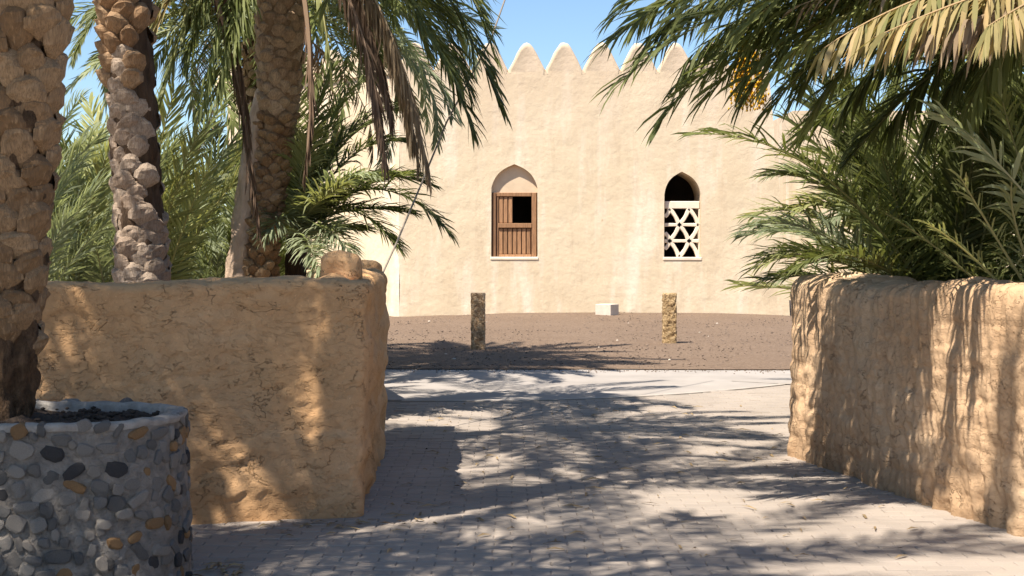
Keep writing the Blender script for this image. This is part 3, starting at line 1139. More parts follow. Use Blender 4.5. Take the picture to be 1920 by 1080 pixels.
M['boll_dark'] = stone_bollard_material('bollard_brown_stone', (0.26, 0.15, 0.08), (0.50, 0.32, 0.18), (0.68, 0.50, 0.32), 14)
M['boll_gold'] = stone_bollard_material('bollard_golden_stone', (0.16, 0.095, 0.045), (0.42, 0.28, 0.14), (0.58, 0.42, 0.24), 15)
for (pxc, d, h, mt, lab, seed, amp) in ((896.5, 23.7, 0.95, 'boll_dark', 'dark brown carved stone bollard standing in palm shade', 3, 0.012),
                                        (1255, 25.1, 0.91, 'boll_gold', 'golden pitted stone bollard standing in full sun', 8, 0.016)):
    V, F = bollard_mesh(0.235, h, seed, amp)
    p = P(pxc, 600, d)
    o = link('stone_bollard', mesh('stone_bollard', V, F, M[mt], True), None, (p.x, d, gz(p.x, d) - 0.02))
    tag(o, lab, 'bollard', 'stone bollards on the gravel')

bx = (1140 - 960) * 34.6 / FPX
o = link('block', bevel_box('stone_box', -0.21, 0.21, -0.23, 0.23, 0, 0.28, M['limestone'], 0.014, 2), None, (bx, 34.9, gz(bx, 34.9) - 0.02))
o.rotation_euler.z = R(-30)
o.name = 'stone_box'
tag(o, 'small pale stone box on the gravel at the foot of the fort wall', 'box')


def tube(name, pts, radii, mat, ns=6, parent=None, smooth=True):
    pts = [Vector(p) for p in pts]
    V = []
    n = len(pts)
    if not hasattr(radii, '__len__'): radii = [radii] * n
    for i, p in enumerate(pts):
        t = (pts[min(i + 1, n - 1)] - pts[max(i - 1, 0)]).normalized()
        a = t.cross(Vector((0.13, 1, 0.07))).normalized()
        b = t.cross(a)
        for k in range(ns):
            an = k / ns * 2 * math.pi
            V.append(p + a * math.cos(an) * radii[i] + b * math.sin(an) * radii[i])
    F = []
    for i in range(n - 1):
        for k in range(ns):
            F.append((i * ns + k, i * ns + (k + 1) % ns, (i + 1) * ns + (k + 1) % ns, (i + 1) * ns + k))
    F.append(tuple(range(ns))); F.append(tuple((n - 1) * ns + k for k in range(ns)))
    return link(name, mesh(name, V, F, mat, smooth), parent)


cps = [P(714, 520, 12.45), P(745, 452, 12.8), P(790, 345, 13.2), P(838, 228, 13.5), P(890, 130, 13.9), P(920, 75, 14.2), P(950, -10, 14.6), P(1010, -200, 15.5)]
cb = tube('cable', cps, 0.009, M['cable'], 5)
tag(cb, 'thin slack cable rising from the pier across the fort wall', 'cable')

# ------------------------------------------------------------------ palm fronds
def frond_geo(C, n=46, ll=0.36, w=0.024, a0=72, a1=22, vee=24, droop=0.25, hang=0.0, start=0.14, rad=0.016, seed=0, up=None, rag=0.12, shape=0.8):
    r = np.random.RandomState(seed)
    C = np.asarray(C, float)
    m = len(C)
    seg = np.linalg.norm(np.diff(C, axis=0), axis=1)
    L = np.concatenate([[0], np.cumsum(seg)]); tot = L[-1]; Ls = L / tot
    Tn = np.gradient(C, axis=0); Tn /= np.linalg.norm(Tn, axis=1, keepdims=True)
    U = np.array(up if up is not None else (0, 0, 1.0))
    S = np.cross(Tn, U); S /= np.linalg.norm(S, axis=1, keepdims=True) + 1e-9
    Nn = np.cross(S, Tn)
    V, F, T = [], [], []
    # rachis
    for i in range(m):
        q = rad * (1 - 0.85 * Ls[i])
        V += [C[i] + S[i] * q * 1.2, C[i] + Nn[i] * q, C[i] - S[i] * q * 1.2, C[i] - Nn[i] * q]
        T += [0.93] * 4
    for i in range(m - 1):
        for k in range(4):
            F.append((i * 4 + k, i * 4 + (k + 1) % 4, i * 4 + 4 + (k + 1) % 4, i * 4 + 4 + k))
    V = np.array(V)
    tt = start + (1 - start) * ((np.arange(n) + 0.5) / n) ** 0.92
    sides = np.array([1, -1])
    t = np.repeat(tt, 2) + r.normal(0, 0.006, 2 * n)
    t = np.clip(t, 0.02, 0.998)
    sd_ = np.tile(sides, n)
    keep = r.rand(2 * n) > rag * 0.3
    t, sd_ = t[keep], sd_[keep]
    k = len(t)
    interp = lambda A: np.stack([np.interp(t, Ls, A[:, j]) for j in range(3)], -1)
    p0, Ti, Si, Ni = interp(C), interp(Tn), interp(S), interp(Nn)
    lf = ll * (0.42 + 0.58 * np.sin(np.pi * np.clip((t - start * 0.6) / (1.08 - start * 0.6), 0, 1) ** shape)) * (1 + r.normal(0, 0.09, k))
    ang = np.radians(a0 + (a1 - a0) * t ** 1.3 + r.normal(0, 5, k))
    ve = np.radians(vee + r.normal(0, 14, k) + 10 * np.where(np.arange(k) % 3 == 0, 1, -0.5))
    d = np.cos(ang)[:, None] * Ti + np.sin(ang)[:, None] * (sd_[:, None] * np.cos(ve)[:, None] * Si + np.sin(ve)[:, None] * Ni)
    down = np.array([0, 0, -1.0])
    if hang > 0:
        hv = np.clip(hang + r.normal(0, 0.12, k), 0, 1)[:, None]
        d = d * (1 - hv) + (down + 0.35 * Ti + r.normal(0, 0.12, (k, 3))) * hv
    d /= np.linalg.norm(d, axis=1, keepdims=True)
    dr = droop * (1 + r.normal(0, 0.4, k))[:, None]
    d2 = d + down * dr; d2 /= np.linalg.norm(d2, axis=1, keepdims=True)
    d3 = d + down * dr * 2.3; d3 /= np.linalg.norm(d3, axis=1, keepdims=True)
    wd = np.cross(d, Ni + 0.35 * Si * sd_[:, None] + r.normal(0, 0.35, (k, 3)))
    wd /= np.linalg.norm(wd, axis=1, keepdims=True) + 1e-9
    ww = (w * (0.75 + 0.5 * r.rand(k)))[:, None] / 2
    q1 = p0 + d * lf[:, None] * 0.35
    q2 = q1 + d2 * lf[:, None] * 0.37
    q3 = q2 + d3 * lf[:, None] * 0.30
    LV = np.stack([p0 - wd * ww * 0.45, p0 + wd * ww * 0.45, q1 - wd * ww, q1 + wd * ww, q2 - wd * ww * 0.72, q2 + wd * ww * 0.72, q3], 1)
    base = len(V)
    V = np.concatenate([V, LV.reshape(-1, 3)])
    tl = np.clip(0.45 + 0.24 * r.normal(0, 1, k), 0, 0.85)
    T = T + np.repeat(tl, 7).tolist()
    # leaflet tips are a little lighter
    idx = base + 7 * np.arange(k)
    for b in idx:
        F.append((b, b + 1, b + 3, b + 2)); F.append((b + 2, b + 3, b + 5, b + 4)); F.append((b + 4, b + 5, b + 6))
    return V, F, T


def bend_curve(L, bend, n=14, side=0.0):
    """rachis in its own frame: leaves along +X, bends towards -Z by `bend` degrees in all"""
    p = np.zeros(3); out = [p.copy()]
    for i in range(n):
        t = (i + 0.5) / n
        a = -R(bend) * t ** 1.6
        s = R(side) * t
        p = p + np.array([math.cos(a) * math.cos(s), math.sin(s), math.sin(a)]) * L / n
        out.append(p.copy())
    return np.array(out)


FV = {}


def frond_variants(key, mats, L, bends, n, ll, w, **kw):
    for mk in mats:
        lst = []
        for i, b in enumerate(bends):
            V, F, T = frond_geo(bend_curve(L, b, side=(-14 if i % 2 else 12)), n=n, ll=ll, w=w, seed=hash_(key) + i * 7, **kw)
            lst.append(mesh('frond', V, F, M[mk], False, T))
        FV[(key, mk)] = lst


def hash_(s): return sum(ord(c) * (i + 3) for i, c in enumerate(s)) % 1000


frond_variants('tree', ['leaf_green', 'leaf_blue', 'leaf_deep'], 3.1, [45, 62, 80, 98, 70, 110], 74, 0.40, 0.030, vee=16)
frond_variants('treedry', ['leaf_dry', 'leaf_brown', 'leaf_gold'], 2.8, [60, 80, 95], 52, 0.36, 0.024, hang=0.55, droop=0.5)
frond_variants('shrub', ['leaf_green', 'leaf_blue', 'leaf_yellow', 'leaf_deep'], 2.5, [28, 42, 58, 74, 50, 35], 64, 0.36, 0.020)
frond_variants('near', ['leaf_green', 'leaf_deep', 'leaf_yellow'], 2.7, [30, 48, 66, 84, 56], 70, 0.42, 0.023)


def add_frond(root, me, loc, az, el, roll=0.0, sc=1.0):
    o = link('frond', me, root, loc)
    o.rotation_mode = 'QUATERNION'
    m = Matrix.Rotation(az, 3, 'Z') @ Matrix.Rotation(-el, 3, 'Y') @ Matrix.Rotation(roll, 3, 'X')
    o.rotation_quaternion = m.to_quaternion()
    o.scale = (sc, sc, sc)
    return o


def hero_frond(root, a, c, b, mat, seed=1, name='frond', **kw):
    """frond along a curve from a through control c to tip b (world points)"""
    a, b, c = Vector(a), Vector(b), Vector(c)
    o = root.location
    C = []
    for i in range(17):
        t = i / 16
        C.append(tuple(a * (1 - t) ** 2 + c * 2 * t * (1 - t) + b * t * t - o))
    V, F, T = frond_geo(C, seed=seed, **kw)
    return link(name, mesh(name, V, F, M[mat], False, T), root)


# ------------------------------------------------------------------ palm trunks
def boot_mesh(mat, w, h, p, seed, sharp=0.0, smooth=False):
    """one pruned leaf base: an angular shield, narrow below, with a ridge and a slanting cut face on top"""
    r = random.Random(seed)
    V = []
    sk, rg = r.uniform(-0.08, 0.08), r.uniform(-0.25, 0.25)
    vs = [0.0, 0.18, 0.40, 0.60, 0.76, 0.84, 1.0]
    wid = [0.30, 0.72, 1.0, 1.0, 0.90, 0.84, 0.66]
    ris = [0.0, 0.42, 0.72, 0.90, 1.0, 0.86 - 0.2 * sharp, 0.18]
    us = [-1, -0.72, -0.28, 0.28, 0.72, 1]
    for i, u in enumerate(us):
        edge = [0.0, 0.72, 1.0, 1.0, 0.72, 0.0][i] + (0.12 * rg * u)
        if i in (0, 5): edge = 0.0
        for v, ww, rr_ in zip(vs, wid, ris):
            out = p * (rr_ * (0.10 + 0.90 * edge)) * (1 + r.gauss(0, 0.07))
            z = h * v - h * 0.12 * (u * u) * (v > 0.7) + h * 0.10 * (u * u) * (v < 0.3) + sk * h * u * v
            V.append((out - 0.012, (u + 0.06 * rg * v) * w / 2 * ww + r.gauss(0, w * 0.014), z + r.gauss(0, h * 0.012)))
    return mesh('leaf_base', V, grid_faces(len(us), len(vs)), M[mat], smooth)


def make_trunk(root, axis, radii, mat, name='trunk', amp=0.012, seed=0, ns=28):
    """axis: world points; smooth interpolated, displaced tube"""
    ax = np.array([tuple(Vector(p) - root.location) for p in axis])
    s = np.linspace(0, 1, len(ax))
    m = max(24, int(np.linalg.norm(ax[-1] - ax[0]) / 0.045))
    ss = np.linspace(0, 1, m)
    C = np.stack([np.interp(ss, s, ax[:, j]) for j in range(3)], -1)
    for it in range(3):
        C[1:-1] = (C[:-2] + 2 * C[1:-1] + C[2:]) / 4
    rr = np.interp(ss, s, radii)
    V = []
    for i in range(m):
        for k in range(ns):
            a = k / ns * 2 * math.pi
            x, y = math.cos(a), math.sin(a)
            d = amp * float(fbm(x * 2.2, y * 2.2, C[i][2] * 6, seed, 3))
            V.append((C[i][0] + x * (rr[i] + d), C[i][1] + y * (rr[i] + d), C[i][2]))
    F = []
    for i in range(m - 1):
        for k in range(ns):
            F.append((i * ns + k, i * ns + (k + 1) % ns, (i + 1) * ns + (k + 1) % ns, (i + 1) * ns + k))
    F.append(tuple((m - 1) * ns + k for k in range(ns)))
    o = link(name, mesh(name, V, F, mat, True), root)
    return o, C, rr


def boots(trunk, C, rr, z0, z1, per, dz, meshes, seed=0, skip=None, tilt=0.0, out=0.0, sc=1.0, limit=300, grow=0.0):
    """leaf bases set in the palm's spiral order"""
    r = random.Random(seed)
    zc = C[:, 2]
    k = n = 0
    z = z0
    while z < z1 and n < limit:
        z = z0 + k * dz / per
        a = k * 2.39996 + r.gauss(0, 0.05)
        k += 1
        if skip and skip((a + math.pi) % (2 * math.pi) - math.pi, z): continue
        cx, cy, rad = np.interp(z, zc, C[:, 0]), np.interp(z, zc, C[:, 1]), np.interp(z, zc, rr)
        zz = z + r.gauss(0, dz * 0.05)
        o = link('leaf_base', r.choice(meshes(z) if callable(meshes) else meshes), trunk, (cx + math.cos(a) * (rad + out), cy + math.sin(a) * (rad + out), zz))
        m = Matrix.Rotation(a, 3, 'Z') @ Matrix.Rotation(tilt + r.gauss(0, 0.07), 3, 'Y') @ Matrix.Rotation(r.gauss(0, 0.09), 3, 'X')
        o.rotation_mode = 'QUATERNION'
        o.rotation_quaternion = m.to_quaternion()
        f = sc * (1 + r.gauss(0, 0.06)) * (rad / rr.max()) ** 0.5
        o.scale = (f, f * (1 + r.gauss(0, 0.10)), f * (1 + r.gauss(0, 0.08)))
        n += 1
    return n


def crown(root, c, n, key='tree', mats=('leaf_green',), sc=1.0, el0=80, el1=-25, seed=0, dry=0, drymats=('leaf_dry',), avoid=None, az0=0.0):
    r = random.Random(seed)
    c = Vector(c) - root.location
    for i in range(n):
        t = i / max(1, n - 1)
        az = az0 + i * 2.39996 + r.gauss(0, 0.12)
        el = el0 + (el1 - el0) * t ** 0.85 + r.gauss(0, 5)
        if avoid and avoid(az, el): continue
        mk = r.choice(mats)
        me = r.choice(FV[(key, mk)])
        loc = c + Vector((math.cos(az) * 0.1, math.sin(az) * 0.1, 0.25 - 0.35 * t))
        add_frond(root, me, loc, az, R(el), r.gauss(0, 0.35), sc * r.uniform(0.85, 1.1))
    for i in range(dry):
        az = az0 + i * 2.39996 * 1.7 + 0.8
        if avoid and avoid(az, -60): continue
        me = r.choice(FV[('treedry', r.choice(drymats))])
        loc = c + Vector((math.cos(az) * 0.14, math.sin(az) * 0.14, -0.2))
        add_frond(root, me, loc, az, R(r.uniform(-45, -20)), r.gauss(0, 0.4), sc * r.uniform(0.7, 0.95))


# --- palm standing in the planter
def palm_in_planter():
    b = P(22, 760, 7.0)
    root = empty('date_palm', (b.x, 7.0, 0.74), 'thick palm trunk with big brown pillow shaped leaf bases, growing in the stone planter', 'palm tree')
    ax = [P(22, 790, 7.0), P(24, 700, 7.0), P(30, 560, 7.0), P(40, 400, 7.0), P(50, 200, 7.0), P(62, 0, 7.0), P(70, -300, 7.0), P(78, -900, 7.0), P(80, -1440, 7.0)]
    rad = [0.085, 0.10, 0.112, 0.118, 0.132, 0.148, 0.155, 0.16, 0.16]
    tr, C, rr = make_trunk(root, ax, rad, M['trunk_foot'], amp=0.045, seed=2, ns=48)
    ms = [boot_mesh('boot_brown', 0.222, 0.24, 0.082, k) for k in range(12)]
    k = boots(tr, C, rr, 0.34, 5.1, 6, 0.125, ms, seed=5, tilt=0.03, out=-0.008)
    cr = Vector(ax[-1]) + Vector((0, 0, 0.1))
    crown(root, cr, 36, mats=('leaf_green', 'leaf_blue', 'leaf_green'), seed=3, el1=-8, sc=0.92, dry=2, avoid=lambda a, e: e < 50 and (-1.6 < (a + math.pi) % (2 * math.pi) - math.pi < -0.3 or 1.9 < (a + math.pi) % (2 * math.pi) - math.pi < 2.8))
    return root


T1 = palm_in_planter()


# --- second palm, behind the ochre wall, pale leaf bases
def pale_palm():
    d = 10.0
    b = P(268, 620, d)
    root = empty('date_palm', (b.x, d, 0), 'palm trunk with pale leaf bases and dark fibrous right side, behind the ochre wall', 'palm tree')
    ax = [P(272, 900, d), P(270, 600, d), P(266, 480, d), P(260, 350, d), P(250, 200, d), P(236, 0, d), P(225, -200, d), P(215, -480, d), P(212, -780, d)]
    rad = [0.18, 0.16, 0.155, 0.155, 0.15, 0.145, 0.145, 0.14, 0.14]
    tr, C, rr = make_trunk(root, ax, rad, M['fibre'], amp=0.03, seed=7)
    pale = [boot_mesh('boot_pale', 0.188, 0.20, 0.056, k + 10) for k in range(8)]
    rust = [boot_mesh('boot_orange', 0.172, 0.21, 0.12, k + 20, 1.0) for k in range(6)]
    def skip(a, z):
        a = (a + math.pi) % (2 * math.pi) - math.pi
        return -0.85 + 0.12 * math.sin(z * 5) < a < 0.9 and z > 1.75
    def choose(z): return pale if z < 2.8 + random.gauss(0, 0.16) else rust
    boots(tr, C, rr, 1.15, 5.6, 9, 0.125, choose, seed=9, skip=skip, out=-0.002)
    cr = Vector(ax[-1])
    crown(root, cr, 44, mats=('leaf_green', 'leaf_green', 'leaf_blue'), seed=8, el1=-5, dry=3, sc=0.95, avoid=lambda a, e: 1.3 < (a + math.pi) % (2 * math.pi) - math.pi < 2.9 and e < 60)
    return root


T2 = pale_palm()


# --- third palm, twin stems
def twin_palm():
    d = 14.0
    b = P(485, 600, d)
    root = empty('date_palm', (b.x, d, 0), 'leaning twin stemmed palm with a mottled upper trunk and brown fronds hanging beside it', 'palm tree')
    ax = [P(480, 800, d), P(482, 600, d), P(490, 480, d), P(503, 380, d), P(515, 280, d), P(524, 180, d), P(526, 60, d), P(524, -60, d), P(518, -180, d)]
    rad = [0.17, 0.15, 0.13, 0.13, 0.14, 0.19, 0.215, 0.215, 0.20]
    tr, C, rr = make_trunk(root, ax, rad, M['bark_mottled'], amp=0.03, seed=17)
    rust = [boot_mesh('boot_orange', 0.175, 0.17, 0.095, k + 60) for k in range(6)]
    tan = [boot_mesh('boot_tan', 0.18, 0.17, 0.07, k + 70) for k in range(6)]
    tan2 = [boot_mesh('boot_tan', 0.16, 0.17, 0.052, k + 80) for k in range(7)]
    boots(tr, C, rr, 1.2, 3.05, 9, 0.105, lambda z: rust if z < 2.9 else tan, seed=19)
    boots(tr, C, rr, 3.05, 4.75, 13, 0.115, tan2, seed=20, out=-0.004)
    ax2 = [P(440, 800, d), P(440, 600, d), P(448, 500, d), P(460, 400, d), P(474, 300, d), P(490, 210, d), P(505, 160, d)]
    make_trunk(root, ax2, [0.15, 0.13, 0.125, 0.12, 0.115, 0.11, 0.10], M['bark_smooth'], name='side_stem', amp=0.02, seed=23)
    cr = Vector(ax[-1])
    # open crown, the fronds towards the fort placed by hand
    crown(root, cr, 11, mats=('leaf_green', 'leaf_deep', 'leaf_green'), seed=14, el1=5, sc=0.9)
    tree = dict(n=84, ll=0.50, w=0.026, droop=0.3)
    dd = 13.3
    a = P(560, -170, 13.8)
    hero_frond(root, a, P(800, -190, dd), P(935, 195, dd), 'leaf_deep', 31, **tree)
    hero_frond(root, a, P(760, -130, dd), P(885, 238, 13.0), 'leaf_deep', 32, **tree)
    hero_frond(root, a, P(820, -240, 13.9), P(925, 100, 13.8), 'leaf_green', 33, **tree)
    hero_frond(root, a, P(720, -120, 12.8), P(850, 150, 12.6), 'leaf_deep', 34, **tree)
    hero_frond(root, a, P(780, -180, 13.0), P(900, 20, 12.8), 'leaf_green', 39, **tree)
    hero_frond(root, a, P(660, -120, 14.2), P(700, 130, 14.6), 'leaf_deep', 40, **tree)
    dry = dict(n=105, ll=0.42, w=0.02, hang=0.66, droop=0.5, a0=50, rag=0.5)
    hero_frond(root, P(590, -130, 13.5), P(740, -40, 13.0), P(805, 330, 12.8), 'leaf_dry', 35, **dry)
    hero_frond(root, P(580, -110, 13.4), P(690, -20, 12.9), P(722, 300, 12.7), 'leaf_brown', 36, **dry)
    hero_frond(root, P(590, -130, 13.5), P(750, 0, 13.2), P(770, 260, 13.0), 'leaf_dry', 37, **dry)
    hero_frond(root, P(600, -130, 13.5), P(720, -60, 13.1), P(785, 300, 12.9), 'leaf_dry', 44, **dry)
    hero_frond(root, P(590, -130, 13.6), P(680, -60, 13.2), P(735, 220, 13.0), 'leaf_brown', 45, **dry)
    hero_frond(root, P(560, -170, 13.8), P(760, -160, 13.6), P(880, 170, 13.5), 'leaf_deep', 46, **tree)
    hero_frond(root, P(560, -170, 13.8), P(700, -160, 13.9), P(800, 90, 14.1), 'leaf_green', 47, **tree)
    hero_frond(root, P(560, -170, 13.8), P(740, -210, 14.2), P(860, 60, 14.5), 'leaf_green', 48, **tree)
    hang = dict(n=80, ll=0.34, w=0.02, hang=0.95, droop=0.2, a0=30, rag=0.5, rad=0.03)
    hero_frond(root, P(360, -120, 13.2), P(440, 40, 13.2), P(486, 430, 13.5), 'leaf_brown', 38, **hang)
    hero_frond(root, P(395, -110, 13.3), P(450, 60, 13.3), P(468, 260, 13.5), 'leaf_brown', 41, **hang)
    hero_frond(root, P(560, -60, 13.5), P(600, 120, 13.3), P(570, 330, 13.3), 'leaf_brown', 43, **hang)
    hero_frond(root, a, P(600, -60, 13.2), P(622, 150, 13.2), 'leaf_yellow', 42, n=40, ll=0.26, w=0.025, hang=0.6, droop=0.5)
    # fronds leaning left between the trunks
    for k, (cx, cy, tx, ty) in enumerate([(430, -180, 300, 190), (400, -140, 350, 120), (380, -160, 290, 60), (450, -110, 410, 170), (470, -130, 440, 90), (380, -120, 320, 130), (420, -80, 380, 200), (360, -200, 270, 20)]):
        hero_frond(root, P(500, -160, 13.8), P(cx, cy, 13.4), P(tx, ty, 13.2), ['leaf_green', 'leaf_deep', 'leaf_gold', 'leaf_green', 'leaf_green', 'leaf_yellow', 'leaf_green', 'leaf_gold'][k], 50 + k, n=72, ll=0.42, w=0.024, droop=0.45)
    return root


T3 = twin_palm()


def plain_palm(x, y, h, label, seed, n=42, sc=1.0, rad=0.17, mats=('leaf_green', 'leaf_blue'), el1=-15, dry=4, bootmat='boot_tan', nb=True, avoid=None, key='tree'):
    root = empty('date_palm', (x, y, 0), label, 'palm tree')
    ax = [Vector((x, y, -0.05)), Vector((x + 0.03, y, h * 0.4)), Vector((x - 0.02, y, h * 0.75)), Vector((x, y, h))]
    tr, C, rr = make_trunk(root, ax, [rad * 1.1, rad, rad * 0.95, rad * 0.9], M['fibre'], amp=0.025, seed=seed, ns=18)
    if nb:
        ms = [boot_mesh(bootmat, 0.19, 0.16, 0.055, k + seed) for k in range(4)]
        boots(tr, C, rr, 0.05, h - 0.1, 6, 0.16, ms, seed=seed)
    crown(root, (x, y, h), n, key=key, mats=mats, seed=seed, el1=el1, dry=dry, sc=sc, avoid=avoid)
    return root


plain_palm(-3.5, 19.6, 5.6, 'far palm standing behind the twin stemmed palm, its crown over the gravel', 101, n=64, sc=1.05)
plain_palm(-2.95, 18.2, 4.7, 'shorter palm hidden behind the twin stemmed palm near the fort yard', 107, n=64, sc=0.95)
plain_palm(-4.3, 3.9, 5.3, 'palm nearest the stone planter on its near left side, crown over it', 102, n=48, sc=1.0)
plain_palm(-4.25, 6.2, 4.9, 'palm out of view left of the planter, shading the ochre wall', 106, n=20, sc=0.85)
plain_palm(-8.2, 14.5, 5.6, 'palm among the green palm clumps at far left, tallest there', 103, n=34, sc=1.0)
plain_palm(-3.0, 3.5, 7.9, 'tall palm at the near end of the path, out of the picture', 104, n=17, sc=1.0)


# ------------------------------------------------------------------ low palm clumps
def clump(x, y, label, n, mats, seed, sc=1.0, el0=86, el1=28, key='shrub', az=None, z0=0.15, dry=0, keep=None):
    root = empty('palm_clump', (x, y, 0), label, 'palm shrub', 'low palm clumps')
    r = random.Random(seed)
    V = []
    tb, C, rr = make_trunk(root, [Vector((x, y, -0.05)), Vector((x, y, 0.25)), Vector((x, y, 0.5))], [0.16, 0.15, 0.09], M['fibre'], name='base_stem', amp=0.03, seed=seed, ns=12)
    for i in range(n):
        t = i / (n - 1)
        a = i * 2.39996 + r.gauss(0, 0.2)
        if az:
            a = az[0] + (az[1] - az[0]) * ((i * 0.618) % 1.0)
        el = el0 + (el1 - el0) * t + r.gauss(0, 7)
        mk = r.choice(mats)
        vs = FV[(key, mk)]
        if keep and math.cos(a) * keep[2] < keep[0]:
            el = max(el, keep[1] + r.gauss(0, 3))
            vs = vs[:1]
        add_frond(root, r.choice(vs), (math.cos(a) * 0.08, math.sin(a) * 0.08, z0 + 0.35 * (1 - t)), a, R(el), r.gauss(0, 0.5), sc * r.uniform(0.75, 1.12))
    return root


CL = [
    (-4.9, 12.2, 'grey green palm clump between the planter palm and the pale palm', ('leaf_blue', 'leaf_blue', 'leaf_green'), 1.05),
    (-4.1, 10.9, 'palm clump with thin pale leaflets just right of the planter palm', ('leaf_blue', 'leaf_blue', 'leaf_green'), 0.8),
    (-6.9, 15.5, 'tall blue green palm clump far behind the planter palm', ('leaf_blue',), 1.25),
    (-4.3, 13.9, 'yellow green palm clump between the pale palm and the twin stemmed palm', ('leaf_yellow', 'leaf_blue', 'leaf_blue'), 0.95),
    (-3.9, 14.6, 'upright grey green palm clump in the middle of the garden', ('leaf_blue', 'leaf_yellow'), 1.1),
    (-3.0, 15.4, 'low dark palm clump right behind the ochre wall between two trunks', ('leaf_green', 'leaf_blue'), 0.8),
    (-5.7, 19.0, 'large palm clump at the back left of the garden', ('leaf_green', 'leaf_blue'), 1.45),
    (-3.3, 17.2, 'bushy palm clump behind the twin stemmed palm', ('leaf_green', 'leaf_blue'), 1.1),
    (-4.6, 23.0, 'far green palm clump in front of the left side of the fort', ('leaf_green', 'leaf_deep'), 1.5),
    (-8.5, 24.0, 'farthest palm clump at the left edge of the garden', ('leaf_green', 'leaf_blue'), 1.8),
]
for i, (x, y, lab, mats, sc) in enumerate(CL):
    clump(x, y, lab, 34, mats, 200 + i, sc, keep=((-0.15, 72, -1) if x > -5 else None))


def fort_side_clump():
    d = 14.3
    b = P(552, 600, d)
    root = empty('palm_clump', (b.x, d + 0.2, 0), 'palm clump right of the twin stems, arching dark fronds in front of the fort', 'palm shrub', 'low palm clumps')
    make_trunk(root, [Vector((b.x, d + 0.2, -0.05)), Vector((b.x, d + 0.2, 0.8)), P(552, 440, d + 0.2)], [0.13, 0.12, 0.10], M['fibre'], name='base_stem', amp=0.03, seed=5, ns=12)
    a = P(552, 440, d)
    kw = dict(n=72, ll=0.36, w=0.021, droop=0.25)
    H = [((700, 270), (842, 436), 'leaf_deep', 13.6), ((660, 290), (800, 345), 'leaf_deep', 14.2), ((640, 200), (742, 205), 'leaf_deep', 14.6),
         ((620, 150), (700, 150), 'leaf_green', 15.0), ((640, 330), (745, 462), 'leaf_green', 13.8), ((600, 400), (655, 470), 'leaf_blue', 13.4),
         ((600, 330), (700, 330), 'leaf_blue', 13.5), ((660, 230), (770, 270), 'leaf_deep', 14.0), ((590, 180), (620, 130), 'leaf_green', 14.8),
         ((560, 200), (560, 120), 'leaf_green', 14.9), ((640, 370), (770, 400), 'leaf_deep', 14.0), ((580, 380), (640, 350), 'leaf_yellow', 13.3),
         ((570, 420), (600, 510), 'leaf_blue', 13.2), ((560, 300), (590, 250), 'leaf_yellow', 13.8), ((620, 260), (700, 230), 'leaf_deep', 14.4),
         ((680, 320), (790, 330), 'leaf_green', 13.9), ((540, 380), (500, 440), 'leaf_blue', 13.6), ((600, 430), (680, 430), 'leaf_green', 14.1)]
    for k, (c, t, mk, dd) in enumerate(H):
        hero_frond(root, a, P(c[0], c[1], (d + dd) / 2), P(t[0], t[1], dd), mk, 300 + k, **kw)


fort_side_clump()

# slender bare stem in the sun left of the block
st = tube('thin_trunk', [P(566, 640, 16), P(570, 560, 16), P(573, 500, 16), P(580, 440, 16)], [0.05, 0.045, 0.04, 0.035], M['bark_smooth'], 8)
tag(st, 'slender bare trunk standing between the twin palm and the mud block', 'small tree')

